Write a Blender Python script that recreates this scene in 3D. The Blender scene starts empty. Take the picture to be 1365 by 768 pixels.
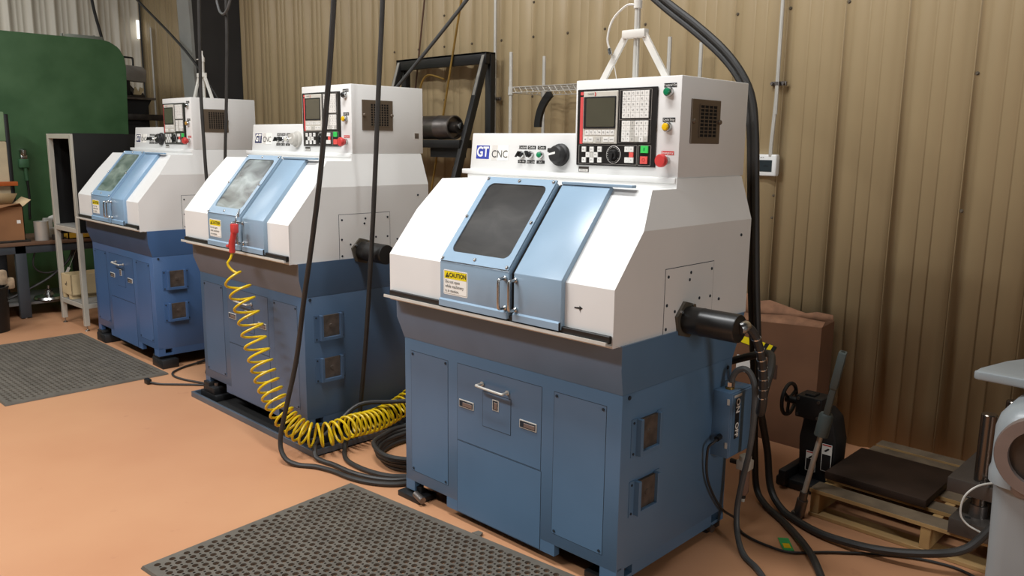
import bpy, bmesh, math, random
from mathutils import Vector, Matrix
random.seed(7)
PI = math.pi
scn = bpy.context.scene
COL = scn.collection

# ------------------------------------------------------------------ materials
def lin(c):
    c /= 255.0
    return c / 12.92 if c <= 0.04045 else ((c + 0.055) / 1.055) ** 2.4
def rgb(h):
    return (lin(int(h[0:2], 16)), lin(int(h[2:4], 16)), lin(int(h[4:6], 16)), 1)
MATS = {}
def mat(name, hexc, rough=0.5, metal=0.0, var=0.08, scale=6.0, bump=0.0, spec=0.5, hex2=None, emit=0.0, coat=0.0):
    if name in MATS: return MATS[name]
    m = bpy.data.materials.new(name); m.use_nodes = True
    nt = m.node_tree; b = nt.nodes['Principled BSDF']
    tc = nt.nodes.new('ShaderNodeTexCoord')
    no = nt.nodes.new('ShaderNodeTexNoise'); no.inputs['Scale'].default_value = scale
    no.inputs['Detail'].default_value = 5
    nt.links.new(tc.outputs['Object'], no.inputs['Vector'])
    ra = nt.nodes.new('ShaderNodeValToRGB')
    c = rgb(hexc)
    if hex2: c2 = rgb(hex2); c1 = c
    else:
        c1 = tuple(max(0, x * (1 - var)) for x in c[:3]) + (1,)
        c2 = tuple(min(1, x * (1 + var)) for x in c[:3]) + (1,)
    ra.color_ramp.elements[0].color = c1; ra.color_ramp.elements[0].position = 0.35
    ra.color_ramp.elements[1].color = c2; ra.color_ramp.elements[1].position = 0.65
    nt.links.new(no.outputs['Fac'], ra.inputs['Fac'])
    nt.links.new(ra.outputs['Color'], b.inputs['Base Color'])
    b.inputs['Roughness'].default_value = rough
    b.inputs['Metallic'].default_value = metal
    b.inputs['Specular IOR Level'].default_value = spec
    b.inputs['Coat Weight'].default_value = coat
    if bump:
        n2 = nt.nodes.new('ShaderNodeTexNoise'); n2.inputs['Scale'].default_value = scale * 12
        nt.links.new(tc.outputs['Object'], n2.inputs['Vector'])
        bp = nt.nodes.new('ShaderNodeBump'); bp.inputs['Strength'].default_value = bump
        bp.inputs['Distance'].default_value = 0.002
        nt.links.new(n2.outputs['Fac'], bp.inputs['Height'])
        nt.links.new(bp.outputs['Normal'], b.inputs['Normal'])
    if emit:
        nt.links.new(ra.outputs['Color'], b.inputs['Emission Color'])
        b.inputs['Emission Strength'].default_value = emit
    MATS[name] = m
    return m

BLUE1 = mat('blue_paint_slate', '54718D', 0.38, var=0.05, scale=3, bump=0.08)
BLUE2 = mat('blue_paint_grey', '495F79', 0.34, var=0.06, scale=3, bump=0.08)
BLUE3 = mat('blue_paint_bright', '42608A', 0.34, var=0.05, scale=3, bump=0.08)
DOOR = mat('blue_paint_door', '8BA3B7', 0.3, var=0.04, scale=5, bump=0.08)
DOOR3 = mat('blue_paint_door_bright', '83A2BE', 0.3, var=0.04, scale=5, bump=0.08)
PAN1 = mat('pan_paint_slate', '5C7086', 0.4, var=0.07, scale=4, bump=0.08)
PAN2 = mat('pan_paint_grey', '61636B', 0.4, var=0.07, scale=4, bump=0.08)
PAN3 = mat('pan_paint_navy', '3C4C68', 0.4, var=0.07, scale=4, bump=0.08)
WHITE = mat('white_paint', 'DFDEDB', 0.42, var=0.025, scale=2.5, bump=0.05)
LIPW = mat('lip_paint', 'C9C5BC', 0.4, var=0.06, scale=9)
BLACK = mat('black_plastic', '131313', 0.45)
SEAM = mat('dark_seam', '1C2630', 0.7)
DARKHOLE = mat('dark_interior', '0B0A09', 0.9)
RUBBER = mat('black_rubber', '26231F', 0.65, var=0.15, scale=20)
CABLE = mat('cable_jacket', '2A2826', 0.5, var=0.15, scale=15)
CABLEG = mat('grey_conduit', '4A4A49', 0.5, var=0.12, scale=15)
CHROME = mat('brushed_chrome', 'BDBDBB', 0.25, 1.0)
STEEL = mat('worn_steel', '7E7874', 0.38, 0.9, var=0.2, scale=12)
DSTEEL = mat('dark_steel', '4A443F', 0.45, 0.7, var=0.25, scale=10)
GALV = mat('galvanised_pipe', 'C4C0B7', 0.4, 0.35, var=.06)
ALU = mat('extruded_aluminium', 'C6C1B4', 0.42, 0.35, var=0.05)
MASTW = mat('white_enamel', 'D2CEC6', 0.4)
PANELK = mat('panel_black', '191716', 0.38)
BEZEL = mat('bezel_ivory', 'C4C0B5', 0.5)
KEYW = mat('key_white', 'E2E0DA', 0.5, var=0.02)
KEYG = mat('key_grey', 'BDBAB2', 0.5, var=0.02)
KEYLN = mat('key_line', '6E6B66', 0.6)
SCREEN = mat('crt_glass', '4F4D40', 0.15, var=0.06, coat=0.5)
RED = mat('red_plastic', 'C23A38', 0.4)
REDST = mat('red_strip', 'D04B4B', 0.5)
GREEN = mat('green_lens', '0B7A4F', 0.3)
GREENK = mat('green_key', '35C053', 0.5)
REDK = mat('red_key', 'E0564F', 0.5)
YELLOW = mat('yellow_lens', 'E6B800', 0.35)
AMBER = mat('amber_lens', 'B98A3A', 0.35)
BROWN = mat('bronze_grille', '6B5E50', 0.45, 0.4, var=0.06)
FILTER = mat('dusty_filter', '4A4038', 0.8, var=0.3, scale=25)
SIGNB = mat('sign_blue', '32409A', 0.45)
SIGNN = mat('sign_navy', '2B2F55', 0.45)
PAPER = mat('label_paper', 'EFECE4', 0.55, var=0.02)
PAPERG = mat('label_paper_grey', 'D2CDC6', 0.55, var=0.02)
CAUT = mat('caution_yellow', 'EAD416', 0.5, var=0.02)
INK = mat('black_ink', '141414', 0.6)
INKG = mat('grey_ink', '3A3A3A', 0.6)
TEXTW = mat('white_ink', 'ECEAE4', 0.6)
YHOSE = mat('yellow_hose', 'D9B714', 0.35, var=0.06)
BRASS = mat('brass_rod', 'A98646', 0.35, 0.7, var=0.15)
GREENM = mat('green_enamel', '3A6139', 0.5, scale=2.6, bump=0.1, hex2='4B7149')
CARD = mat('brown_cardboard', '8E6340', 0.8, var=0.1, scale=4)
CARDL = mat('pale_cardboard', 'C9AE86', 0.8, var=0.06)
CARDD = mat('old_cardboard', '69462E', 0.8, var=0.14, scale=3)
WOODP = mat('pallet_wood', 'A8875A', 0.8, var=0.25, scale=7, hex2='B8945F')
WOODG = mat('weathered_wood', '6E5F4C', 0.85, var=0.25, scale=9)
CRATE = mat('crate_wood', 'C2AD85', 0.75, var=0.08)
GREYC = mat('grey_casting', '868C8E', 0.35, var=0.05, scale=4, bump=0.05)
COPPER = mat('worn_copper_ring', '7E716B', 0.42, 0.4, var=0.12)
BLKIRON = mat('black_iron', '17181A', 0.5, var=0.2)
LEVERG = mat('grey_lever_paint', '55605F', 0.5)
PLATE = mat('rusty_plate', '3A2C24', 0.55, 0.35, var=0.25, scale=5)
TABLEW = mat('bench_top', '6A4E3A', 0.7, var=0.12)
TABLEM = mat('bench_steel', '3A3F45', 0.5)
TAGG = mat('green_tag', '2F9A4E', 0.6)
ORANGE = mat('orange_beam', 'C5622B', 0.5)
CREAM = mat('cream_post', 'CDBB9A', 0.6)
COLG = mat('column_primer', '8B8C88', 0.6, var=0.05)
COLD = mat('column_shaded', '2B2A2A', 0.6, var=0.08)  # shade on the column web is put into this dark colour
PLEX = mat('clear_guard', '9A9087', 0.25, var=0.05)
TRAYC = mat('tray_steel', '5E6B79', 0.35, 0.5, var=0.1)
YBIN = mat('yellow_bin', 'B58A24', 0.55)

def window_mat(name, dark, light, bias):
    m = bpy.data.materials.new(name); m.use_nodes = True
    nt = m.node_tree; b = nt.nodes['Principled BSDF']
    tc = nt.nodes.new('ShaderNodeTexCoord'); mp = nt.nodes.new('ShaderNodeMapping')
    mp.inputs['Scale'].default_value = (5.0, 9.0, 9.0)
    no = nt.nodes.new('ShaderNodeTexNoise'); no.inputs['Scale'].default_value = 1.0
    no.inputs['Detail'].default_value = 6; no.inputs['Distortion'].default_value = 0.8
    ra = nt.nodes.new('ShaderNodeValToRGB')
    ra.color_ramp.elements[0].color = rgb(dark); ra.color_ramp.elements[0].position = bias
    ra.color_ramp.elements[1].color = rgb(light); ra.color_ramp.elements[1].position = bias + 0.35
    nt.links.new(tc.outputs['Object'], mp.inputs['Vector']); nt.links.new(mp.outputs['Vector'], no.inputs['Vector'])
    nt.links.new(no.outputs['Fac'], ra.inputs['Fac']); nt.links.new(ra.outputs['Color'], b.inputs['Base Color'])
    b.inputs['Roughness'].default_value = 0.22
    b.inputs['Specular IOR Level'].default_value = 0.3
    return m
WIN = [window_mat('smoked_pane', '2C2A28', '403E3B', 0.42),
       window_mat('oily_pane', '2A2E2D', '96A09E', 0.36),
       window_mat('hazy_pane', '4A5B54', '8F9D92', 0.38)]

# ------------------------------------------------------------------ mesh builder
class MB:
    def __init__(s, *mats):
        s.bm = bmesh.new(); s.mats = list(mats) or [WHITE]; s.mi = 0; s.M = None
    def use(s, m):
        if m not in s.mats: s.mats.append(m)
        s.mi = s.mats.index(m); return s
    def _v(s, p):
        p = Vector(p)
        return s.bm.verts.new(s.M @ p if s.M else p)
    def face(s, pts):
        f = s.bm.faces.new([s._v(p) for p in pts]); f.material_index = s.mi; return f
    def mesh(s, pts, faces):
        vs = [s._v(p) for p in pts]; out = []
        for f in faces:
            try:
                g = s.bm.faces.new([vs[i] for i in f]); g.material_index = s.mi; out.append(g)
            except ValueError: pass
        return vs, out
    def box(s, x0, x1, y0, y1, z0, z1, b=0.0, seg=2):
        pts = [(x, y, z) for x in (x0, x1) for y in (y0, y1) for z in (z0, z1)]
        vs, fs = s.mesh(pts, [(0, 1, 3, 2), (4, 6, 7, 5), (0, 4, 5, 1), (2, 3, 7, 6), (0, 2, 6, 4), (1, 5, 7, 3)])
        if b:
            es = {e for f in fs for e in f.edges}
            r = bmesh.ops.bevel(s.bm, geom=list(es), offset=b, segments=seg, affect='EDGES', profile=0.5)
            for f in r['faces']: f.material_index = s.mi
        return s
    def prism(s, poly, plane, a, b, bev=0.0):
        def P(p, t):
            return {'yz': (t, p[0], p[1]), 'xz': (p[0], t, p[1]), 'xy': (p[0], p[1], t)}[plane]
        n = len(poly)
        pts = [P(p, a) for p in poly] + [P(p, b) for p in poly]
        vs, fs = s.mesh(pts, [tuple(range(n)), tuple(range(2 * n - 1, n - 1, -1))] + [(i, (i + 1) % n, n + (i + 1) % n, n + i) for i in range(n)])
        if bev:
            es = {e for f in fs for e in f.edges}
            r = bmesh.ops.bevel(s.bm, geom=list(es), offset=bev, segments=2, affect='EDGES', profile=0.5)
            for f in r['faces']: f.material_index = s.mi
        return s
    def ring(s, c, u, v, r, n):
        return [s._v(c + u * (math.cos(2 * PI * i / n) * r) + v * (math.sin(2 * PI * i / n) * r)) for i in range(n)]
    def loft(s, rings, cap0=True, cap1=True, closed=False):
        n = len(rings[0]); R = list(rings)
        if closed: R = R + [R[0]]
        for a, b in zip(R, R[1:]):
            for i in range(n):
                try:
                    f = s.bm.faces.new((a[i], a[(i + 1) % n], b[(i + 1) % n], b[i])); f.material_index = s.mi
                except ValueError: pass
        if not closed:
            for c, r in ((cap0, rings[0]), (cap1, rings[-1])):
                if c:
                    try: f = s.bm.faces.new(r); f.material_index = s.mi
                    except ValueError: pass
        return s
    def cyl(s, p0, p1, r0, r1=None, n=20):
        p0, p1 = Vector(p0), Vector(p1); d = (p1 - p0).normalized()
        u = d.orthogonal().normalized(); v = d.cross(u)
        return s.loft([s.ring(p0, u, v, r0, n), s.ring(p1, u, v, r0 if r1 is None else r1, n)])
    def lathe(s, prof, org, axis, n=24):
        o, d = Vector(org), Vector(axis).normalized(); u = d.orthogonal().normalized(); v = d.cross(u)
        return s.loft([s.ring(o + d * h, u, v, max(r, 1e-4), n) for r, h in prof])
    def tube(s, pts, r, n=10, sub=6, closed=False, smooth=True):
        P = [Vector(p) for p in pts]
        if smooth and len(P) > 2:
            Q = []
            m = len(P); rng = range(m) if closed else range(m - 1)
            for i in rng:
                g = (lambda k: P[k % m]) if closed else (lambda k: P[min(max(k, 0), m - 1)])
                p0, p1, p2, p3 = g(i - 1), g(i), g(i + 1), g(i + 2)
                for j in range(sub):
                    t = j / sub
                    Q.append(0.5 * ((2 * p1) + (p2 - p0) * t + (2 * p0 - 5 * p1 + 4 * p2 - p3) * t * t + (3 * p1 - p0 - 3 * p2 + p3) * t ** 3))
            if not closed: Q.append(P[-1])
            P = Q
        m = len(P); rings = []; u = None
        for i in range(m):
            if closed: d = (P[(i + 1) % m] - P[i - 1]).normalized()
            else: d = (P[min(i + 1, m - 1)] - P[max(i - 1, 0)]).normalized()
            if u is None: u = d.orthogonal().normalized()
            u = (u - d * u.dot(d)).normalized(); v = d.cross(u)
            rings.append(s.ring(P[i], u, v, r, n))
        return s.loft(rings, closed=closed)
    def text(s, body, size, org, xd, yd, m, align='CENTER', wide=1.0, bold=0.0):
        s.use(m)
        c = bpy.data.curves.new('lettering', 'FONT'); c.body = body; c.size = size
        c.align_x = align; c.align_y = 'CENTER'; c.resolution_u = 3; c.offset = bold
        o = bpy.data.objects.new('lettering', c)
        me = bpy.data.meshes.new_from_object(o)
        X, Y = Vector(xd) * wide, Vector(yd); O = Vector(org)
        vs = [s._v(O + X * v.co.x + Y * v.co.y) for v in me.vertices]
        for p in me.polygons:
            try: f = s.bm.faces.new([vs[i] for i in p.vertices]); f.material_index = s.mi
            except ValueError: pass
        bpy.data.objects.remove(o); bpy.data.meshes.remove(me); bpy.data.curves.remove(c)
        return s
    def build(s, name, parent=None, ang=35, recalc=True, loc=None):
        if recalc: bmesh.ops.recalc_face_normals(s.bm, faces=s.bm.faces[:])
        me = bpy.data.meshes.new(name); s.bm.to_mesh(me); s.bm.free()
        for m in s.mats: me.materials.append(m)
        me.polygons.foreach_set('use_smooth', [True] * len(me.polygons))
        me.set_sharp_from_angle(angle=math.radians(ang))
        o = bpy.data.objects.new(name, me); COL.objects.link(o)
        if parent: o.parent = parent
        if loc: o.location = loc
        return o

def rrect(x0, x1, z0, z1, r, k=4):
    out = []
    for cx, cz, a in ((x1 - r, z1 - r, 0), (x0 + r, z1 - r, 90), (x0 + r, z0 + r, 180), (x1 - r, z0 + r, 270)):
        for i in range(k + 1):
            t = math.radians(a + 90 * i / k); out.append((cx + r * math.cos(t), cz + r * math.sin(t)))
    return out
def tag(o, label, cat, group=None):
    o['label'] = label; o['category'] = cat
    if group: o['group'] = group
    return o
def thing(name, label, cat, loc=(0, 0, 0), rz=0.0, group=None):
    o = bpy.data.objects.new(name, None); COL.objects.link(o)
    o.empty_display_size = 0.1; o.location = loc; o.rotation_euler = (0, 0, rz)
    return tag(o, label, cat, group)
def struct(o):
    o['kind'] = 'structure'; return o
X_, Y_, Z_ = (1, 0, 0), (0, 1, 0), (0, 0, 1)

# ------------------------------------------------------------------ setting
def floor_mat():
    m = bpy.data.materials.new('salmon_epoxy'); m.use_nodes = True
    nt = m.node_tree; b = nt.nodes['Principled BSDF']
    tc = nt.nodes.new('ShaderNodeTexCoord')
    n1 = nt.nodes.new('ShaderNodeTexNoise'); n1.inputs['Scale'].default_value = 0.9; n1.inputs['Detail'].default_value = 6
    n2 = nt.nodes.new('ShaderNodeTexNoise'); n2.inputs['Scale'].default_value = 7; n2.inputs['Detail'].default_value = 8
    r1 = nt.nodes.new('ShaderNodeValToRGB'); r1.color_ramp.elements[0].color = rgb('B78360'); r1.color_ramp.elements[1].color = rgb('C2916C')
    r1.color_ramp.elements[0].position = .3; r1.color_ramp.elements[1].position = .7
    r2 = nt.nodes.new('ShaderNodeValToRGB'); r2.color_ramp.elements[0].color = (0, 0, 0, 1); r2.color_ramp.elements[1].color = (1, 1, 1, 1)
    r2.color_ramp.elements[0].position = .22; r2.color_ramp.elements[1].position = .32
    mx = nt.nodes.new('ShaderNodeMix'); mx.data_type = 'RGBA'; mx.inputs['A'].default_value = rgb('AC795B')
    for n in (n1, n2): nt.links.new(tc.outputs['Object'], n.inputs['Vector'])
    nt.links.new(n1.outputs['Fac'], r1.inputs['Fac']); nt.links.new(n2.outputs['Fac'], r2.inputs['Fac'])
    nt.links.new(r2.outputs['Color'], mx.inputs['Factor']); nt.links.new(r1.outputs['Color'], mx.inputs['B'])
    nt.links.new(mx.outputs['Result'], b.inputs['Base Color'])
    b.inputs['Roughness'].default_value = 0.42; b.inputs['Specular IOR Level'].default_value = 0.35
    return m
TAN = mat('tan_steel_panel', 'AC9773', 0.42, var=0.035, scale=1.2)
PALE = mat('pale_steel_panel', 'E2D8C6', 0.45, var=0.04, scale=1.2)
b = MB(floor_mat()); b.box(-8.4, 6, -7, 2.3, -0.12, 0); struct(b.build('floor'))

WY, PITCH, GX = 2.20, 0.3262, 1.578
def back_profile(x0, x1):
    P = []; k0 = math.floor((x0 - GX) / PITCH) - 1
    for k in range(k0, k0 + int((x1 - x0) / PITCH) + 4):
        g = GX + k * PITCH
        P += [(g, 0), (g + .036, .024), (g + .040, .024), (g + .0405, .021), (g + .043, .021), (g + .0435, .024), (g + .078, .024), (g + .112, 0)]
        for q in (.185, .258):
            P += [(g + q - .008, 0), (g + q, .004), (g + q + .008, 0)]
    return [(x, d) for x, d in P if x0 <= x <= x1]
pr = back_profile(-8.25, 6)
b = MB(TAN)
pts = [(x, WY + d, z) for x, d in pr for z in (0, 5.2)]
b.mesh(pts, [(2 * i, 2 * i + 1, 2 * i + 3, 2 * i + 2) for i in range(len(pr) - 1)])
back = struct(b.build('wall_back', recalc=False, ang=20))
sol = back.modifiers.new('thickness', 'SOLIDIFY'); sol.thickness = 0.004; sol.offset = 0
# hex screws of the wall sheeting
scr = []
for k in range(-14, 1):
    x = 1.636 + k * PITCH
    scr.append((x, 2.40))
    if k % 3 == 0: scr += [(x, 2.64)]
    if k in (-9, -12): scr += [(x, 1.98)]
    if k % 3 == 0 and k < -8: scr += [(x, 2.64)]
scr += [(1.636, 2.0), (1.632, 1.335), (.63, 1.36), (.63, 1.23)]
for x, z in sorted(set(scr)):
    q = MB(mat('screw_brown', '5E5343', .6, .2)); q.cyl((0, 0, 0), (0, -.004, 0), .0095, n=12); q.cyl((0, -.004, 0), (0, -.010, 0), .006, n=6)
    q.build('wall_screw', back, loc=(x, WY + .024, z))
# left wall: pale ribbed sheeting
b = MB(PALE); P = []
y = 2.25
LX = -8.19; rp = .245; y0 = .64
ks = range(-32, 7)
for k in ks:
    g = y0 + k * rp
    P += [(g, 0), (g + .030, .034), (g + .046, .034), (g + .064, 0)]
    for q in (.125, .185): P += [(g + q - .007, 0), (g + q, .006), (g + q + .007, 0)]
P = [(yy, d) for yy, d in P if -7 <= yy <= 2.21]
pts = [(LX + d, yy, z) for yy, d in P for z in (0, 5.2)]
b.mesh(pts, [(2 * i, 2 * i + 1, 2 * i + 3, 2 * i + 2) for i in range(len(P) - 1)])
o = struct(b.build('wall_left', recalc=False, ang=20))
sol = o.modifiers.new('thickness', 'SOLIDIFY'); sol.thickness = 0.004; sol.offset = 0
# glowing strip put in for daylight through a gap at the corner
b = MB(mat('daylight_slit', 'F4F4F0', 0.35, emit=1.6)); b.box(-8.15, -8.13, 2.118, 2.145, 2.905, 3.13); struct(b.build('daylight_gap'))
# tapered frame column: light outer flange, web's shade painted in as a dark colour
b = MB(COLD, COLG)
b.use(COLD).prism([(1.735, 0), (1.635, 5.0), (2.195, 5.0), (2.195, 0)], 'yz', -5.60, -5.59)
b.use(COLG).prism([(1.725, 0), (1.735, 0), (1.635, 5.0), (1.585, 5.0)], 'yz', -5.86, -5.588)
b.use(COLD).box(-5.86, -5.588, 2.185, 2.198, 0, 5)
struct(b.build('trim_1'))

# ------------------------------------------------------------------ the lathes
W, ZB = 1.221, .727
YF, ZC, YH, ZH, YM, ZM = -.0747, 1.1158, .195, 1.4405, .082, 1.3045
SL = Vector((0, YH - YF, ZH - ZC)).normalized(); SN = Vector((0, -SL.z, SL.y))
def on_slope(x, s, off=0.0):
    return Vector((x, YF, ZC)) + SL * s + SN * off

def label_sign(b, x0, x1, z0, z1, y, words, fg, bg, size, border=None):
    b.use(bg).box(x0, x1, y - .0012, y, z0, z1)
    if border: b.use(border).box(x0 + .002, x1 - .002, y - .0016, y, z0 + .002, z1 - .002)
    b.text(words, size, ((x0 + x1) / 2, y - .0022, (z0 + z1) / 2), X_, Z_, fg)

def lathe(kind, loc, rz, label):
    t = thing('cnc_lathe', label, 'machine', loc, rz, 'lathes along the back wall')
    blue, pan, door = (BLUE1, BLUE2, BLUE3)[kind], (PAN1, PAN2, PAN3)[kind], (DOOR, DOOR, DOOR3)[kind]
    # ---- base cabinet
    b = MB(blue, DARKHOLE)
    b.use(blue)
    b.box(0, W, 0, .774, .047, ZB, .004)
    for x0, x1 in ((0, .062), (.286, .920), (1.144, W)): b.box(x0, x1, 0.0005, .03, 0, .06)
    for y0, y1 in ((.02, .05), (.10, .675), (.733, .774)):
        b.box(0.0005, .03, y0, y1, 0, .06); b.box(W - .03, W - .0005, y0, y1, 0, .06)
    for y0, y1 in ((.05, .10), (.675, .733)):
        b.box(W - .03, W - .0005, y0, y1, 0, .014); b.box(0.0005, .03, y0, y1, 0, .014)
    b.box(0, W, .745, .774, 0, .06)
    b.use(DARKHOLE).box(.05, W - .05, .06, .72, .03, .05)
    b.use(SEAM).cyl((W, .039, .712), (W + .004, .039, .712), .008, n=12)
    b.use(SEAM).cyl((W, .735, .69), (W + .004, .735, .69), .008, n=12)
    b.build('base_cabinet', t)
    def panel(name, x0, x1, z0, z1, screws=True, gap=.0018):
        q = MB(blue, SEAM)
        q.use(SEAM).box(x0 - gap, x1 + gap, -.0005, .002, z0 - gap, z1 + gap)
        q.use(blue).box(x0, x1, -.0011, .002, z0, z1)
        if screws:
            q.use(SEAM)
            for x in (x0 + .013, x1 - .013):
                for z in (z0 + .013, z1 - .013): q.cyl((x, -.002, z), (x, -.0045, z), .0055, n=10)
        return q.build(name, t)
    panel('access_panel', .046, .295, .102, .672); panel('access_panel', .905, 1.152, .097, .672)
    panel('lower_panel', .358, .843, .004, .331, False)
    cd = panel('chip_door', .358, .840, .337, .675, False)
    q = MB(blue, SEAM); q.use(SEAM).box(.5135, .6775, -.0018, 0, .4355, .5885); q.use(blue).box(.5155, .6755, -.0024, 0, .4375, .5865)
    q.build('inner_flap', cd)
    q = MB(GALV); q.tube([(.512, -.002, .618), (.512, -.030, .618), (.52, -.038, .616), (.65, -.038, .612), (.658, -.030, .612), (.658, -.002, .612)], .0055, n=10, sub=4)
    for x, z in ((.512, .618), (.658, .612)): q.cyl((x, -.0026, z), (x, -.007, z), .010, n=14)
    q.build('handle', cd)['label'] = 'chrome bow handle'
    for x0, x1, z0, z1 in ((.375, .457, .492, .518), (.731, .814, .490, .516), (.577, .606, .523, .562)):
        q = MB(STEEL, SEAM, COPPER)
        q.use(LIPW).box(x0 - .004, x1 + .004, -.005, 0, z0 - .004, z1 + .004, .001, 1)
        q.use(SEAM).box(x0, x1, -.0056, 0, z0, z1)
        q.use(COPPER).box(x0 + (x1 - x0) * .25, x1 - .003, -.0075, 0, z0 + .003, z1 - .006, .001, 1)
        q.build('latch', cd)
    # ---- chip pan
    q = MB(pan, blue)
    side = 1.233
    def sec(x0, x1, yf, yb, z): return [(x0, yf, z), (x1, yf, z), (x1, yb, z), (x0, yb, z)]
    rows = [sec(0.0, W, 0.0, .774, ZB), sec(-.016, side, -.030, .80, .825), sec(-.018, side, -.030, .83, .913)]
    V = [p for r in rows for p in r]
    F = [(0, 1, 2, 3), (8, 11, 10, 9)]
    for k in (0, 4):
        for i in range(4): F.append((k + i, k + (i + 1) % 4, k + 4 + (i + 1) % 4, k + 4 + i))
    vs, fs = q.mesh(V, F)
    for f in fs:
        c = f.calc_center_median()
        if c.x > 1.2: f.material_index = 1
    q.build('chip_pan', t)
    q = MB(LIPW); q.prism([(-.025, .905), (-.025, .914), (-.098, .936), (-.102, .936), (-.102, .924), (-.098, .923)], 'yz', -.016, 1.214)
    q.mesh([(1.214, -.102, .930), (1.214, -.03, .908), (1.232, -.031, .911), (1.214, -.102, .924)], [(0, 1, 2), (0, 2, 3)])
    q.build('pan_lip', t)['label'] = 'off-white splash lip'
    q = MB(BLACK); q.box(.012, 1.222, -.092, -.076, .930, .957, .002, 1); q.build('door_rail', t)
    # ---- white hood
    q = MB(WHITE)
    xl, xr, xlt, xrt, yk, zt = -.004, 1.225, .0405, 1.1765, .852, 1.478
    L = [(xl, YF, .912), (xl, YF, ZC), (xl, YM, ZM), (xlt, YH, ZH), (xlt, yk - .014, zt), (xl, yk, ZM), (xl, yk, .912)]
    R = [(xr, YF, .912), (xr, YF, ZC), (xr, YM, ZM), (xrt, YH, ZH), (xrt, yk - .014, zt), (xr, yk, ZM), (xr, yk, .912)]
    L2, R2 = (xlt, .352, ZH), (xrt, .352, ZH); L3, R3 = (xlt, .352, zt), (xrt, .352, zt)
    V = L + R + [L2, R2, L3, R3]
    F = [(0, 7, 8, 1), (1, 8, 9, 2), (2, 9, 10, 3), (3, 10, 15, 14), (14, 15, 17, 16), (16, 17, 11, 4), (4, 11, 12, 5), (5, 12, 13, 6), (0, 6, 13, 7),
         (0, 1, 2, 5, 6), (7, 13, 12, 9, 8), (2, 3, 14, 16, 4, 5), (9, 12, 11, 17, 15, 10)]
    q.mesh(V, F)
    o = q.build('hood', t, ang=12)
    # cover plate on the right flank with its fixing holes
    q = MB(WHITE, SEAM)
    q.use(SEAM).box(xr - .002, xr + .0005, .228, .570, .912, 1.157); q.use(WHITE).box(xr - .002, xr + .0014, .2305, .5675, .912, 1.1545)
    o = q.build('cover_plate', t)
    holes = [(.248, 1.126), (.401, 1.127), (.394, 1.10), (.552, 1.127), (.55, 1.018), (.245, 1.02), (.30, .99), (.245, .93), (.47, 1.02)]
    for y, z in holes + [(.62, .997), (.773, 1.243)]:
        q = MB(SEAM); q.cyl((xr - .001, y, z), (xr + .0032, y, z), .0060, n=10); q.build('fixing_screw', t)
    # ---- spindle motor
    q = MB(BLACK, DSTEEL)
    cy, cz = .375, .950
    q.use(mat('flange_olive', '5C564B', .5, .3)).lathe([(.001, .002), (.075, .002), (.075, .014), (.001, .014)], (xr, cy, cz), X_, 6)
    q.use(mat('motor_black', '1D1C1B', .35, var=.15, scale=14)).lathe([(.001, .012), (.05, .012), (.053, .018), (.053, .075), (.0545, .08), (.053, .085), (.053, .224), (.051, .229), (.001, .229)], (xr, cy, cz), X_, 32)
    for a, c in ((-.05, .035), (.03, .052)): q.use(CHROME).cyl((xr + .012, cy + a, cz + c), (xr + .022, cy + a, cz + c), .007, n=8)
    q.build('spindle_motor', t)['label'] = 'black cylindrical motor'
    # ---- sliding doors
    def off_profile(d, s1, zb):
        n0 = -.0747 - d
        a = (n0, zb)
        # intersection of the vertical and the sloped offset plane
        p = Vector((0, YF, ZC)) + SN * d
        s = (n0 - p.y) / SL.y; c = p + SL * s
        e = p + SL * s1
        return a, (c.y, c.z), (e.y, e.z)
    def door_part(name, x0, x1, s1):
        a, c, e = off_profile(.022, s1, .944); a2, c2, e2 = off_profile(-.004, s1, .944)
        q = MB(door, SEAM)
        q.prism([a, c, e, e2, c2, a2], 'yz', x0, x1, .002)
        # turned-out bottom flange
        q.prism([(-.0967, .974), (-.104, .968), (-.104, .943), (-.0967, .943)], 'yz', x0, x1 - .004)
        return q
    q = door_part('d', .358, .748, .415); ld = q.build('sliding_door', t)
    q = door_part('d', .776, 1.008, .418)
    tp = on_slope(0, .418, .022)
    q.box(.776, 1.112, tp.y - .012, tp.y + .012, tp.z - .006, tp.z + .004, .001, 1)
    q.use(BLACK).box(1.0035, 1.0075, -.103, -.080, .944, .972)
    rd = q.build('sliding_door', t)
    q = MB(DARKHOLE); a, c, e = off_profile(.004, .42, .944); a2, c2, e2 = off_profile(-.002, .42, .944)
    q.prism([a, c, e, e2, c2, a2], 'yz', .748, .776); q.build('door_gap', t)
    # window: frame plate with rounded opening + pane
    q = MB(door)
    S0, S1, XA, XB = -.004, .423, .362, .746
    outer = [(XA, S0), (XB, S0), (XB, S1), (XA, S1)]
    inner = rrect(.392, .716, .042, .392, .03, 5)
    def ringed(q, off, top):
        n = len(inner); vi = [q._v(on_slope(x, s, off)) for x, s in inner]
        vo = []
        for x, s in inner:
            cx, cs = .554, .217
            dx, ds = x - cx, s - cs
            k = min((XB - cx) / abs(dx) if dx > 0 else (cx - XA) / max(abs(dx), 1e-6), (S1 - cs) / abs(ds) if ds > 0 else (cs - S0) / max(abs(ds), 1e-6))
            vo.append(q._v(on_slope(cx + dx * k, cs + ds * k, off)))
        return vi, vo
    vi, vo = ringed(q, .029, True); ui, uo = ringed(q, .021, False); n = len(inner)
    cs_ = [q._v(on_slope(x, s, .029)) for x, s in ((XB, S1), (XA, S1), (XA, S0), (XB, S0))]
    cl_ = [q._v(on_slope(x, s, .021)) for x, s in ((XB, S1), (XA, S1), (XA, S0), (XB, S0))]
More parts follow.
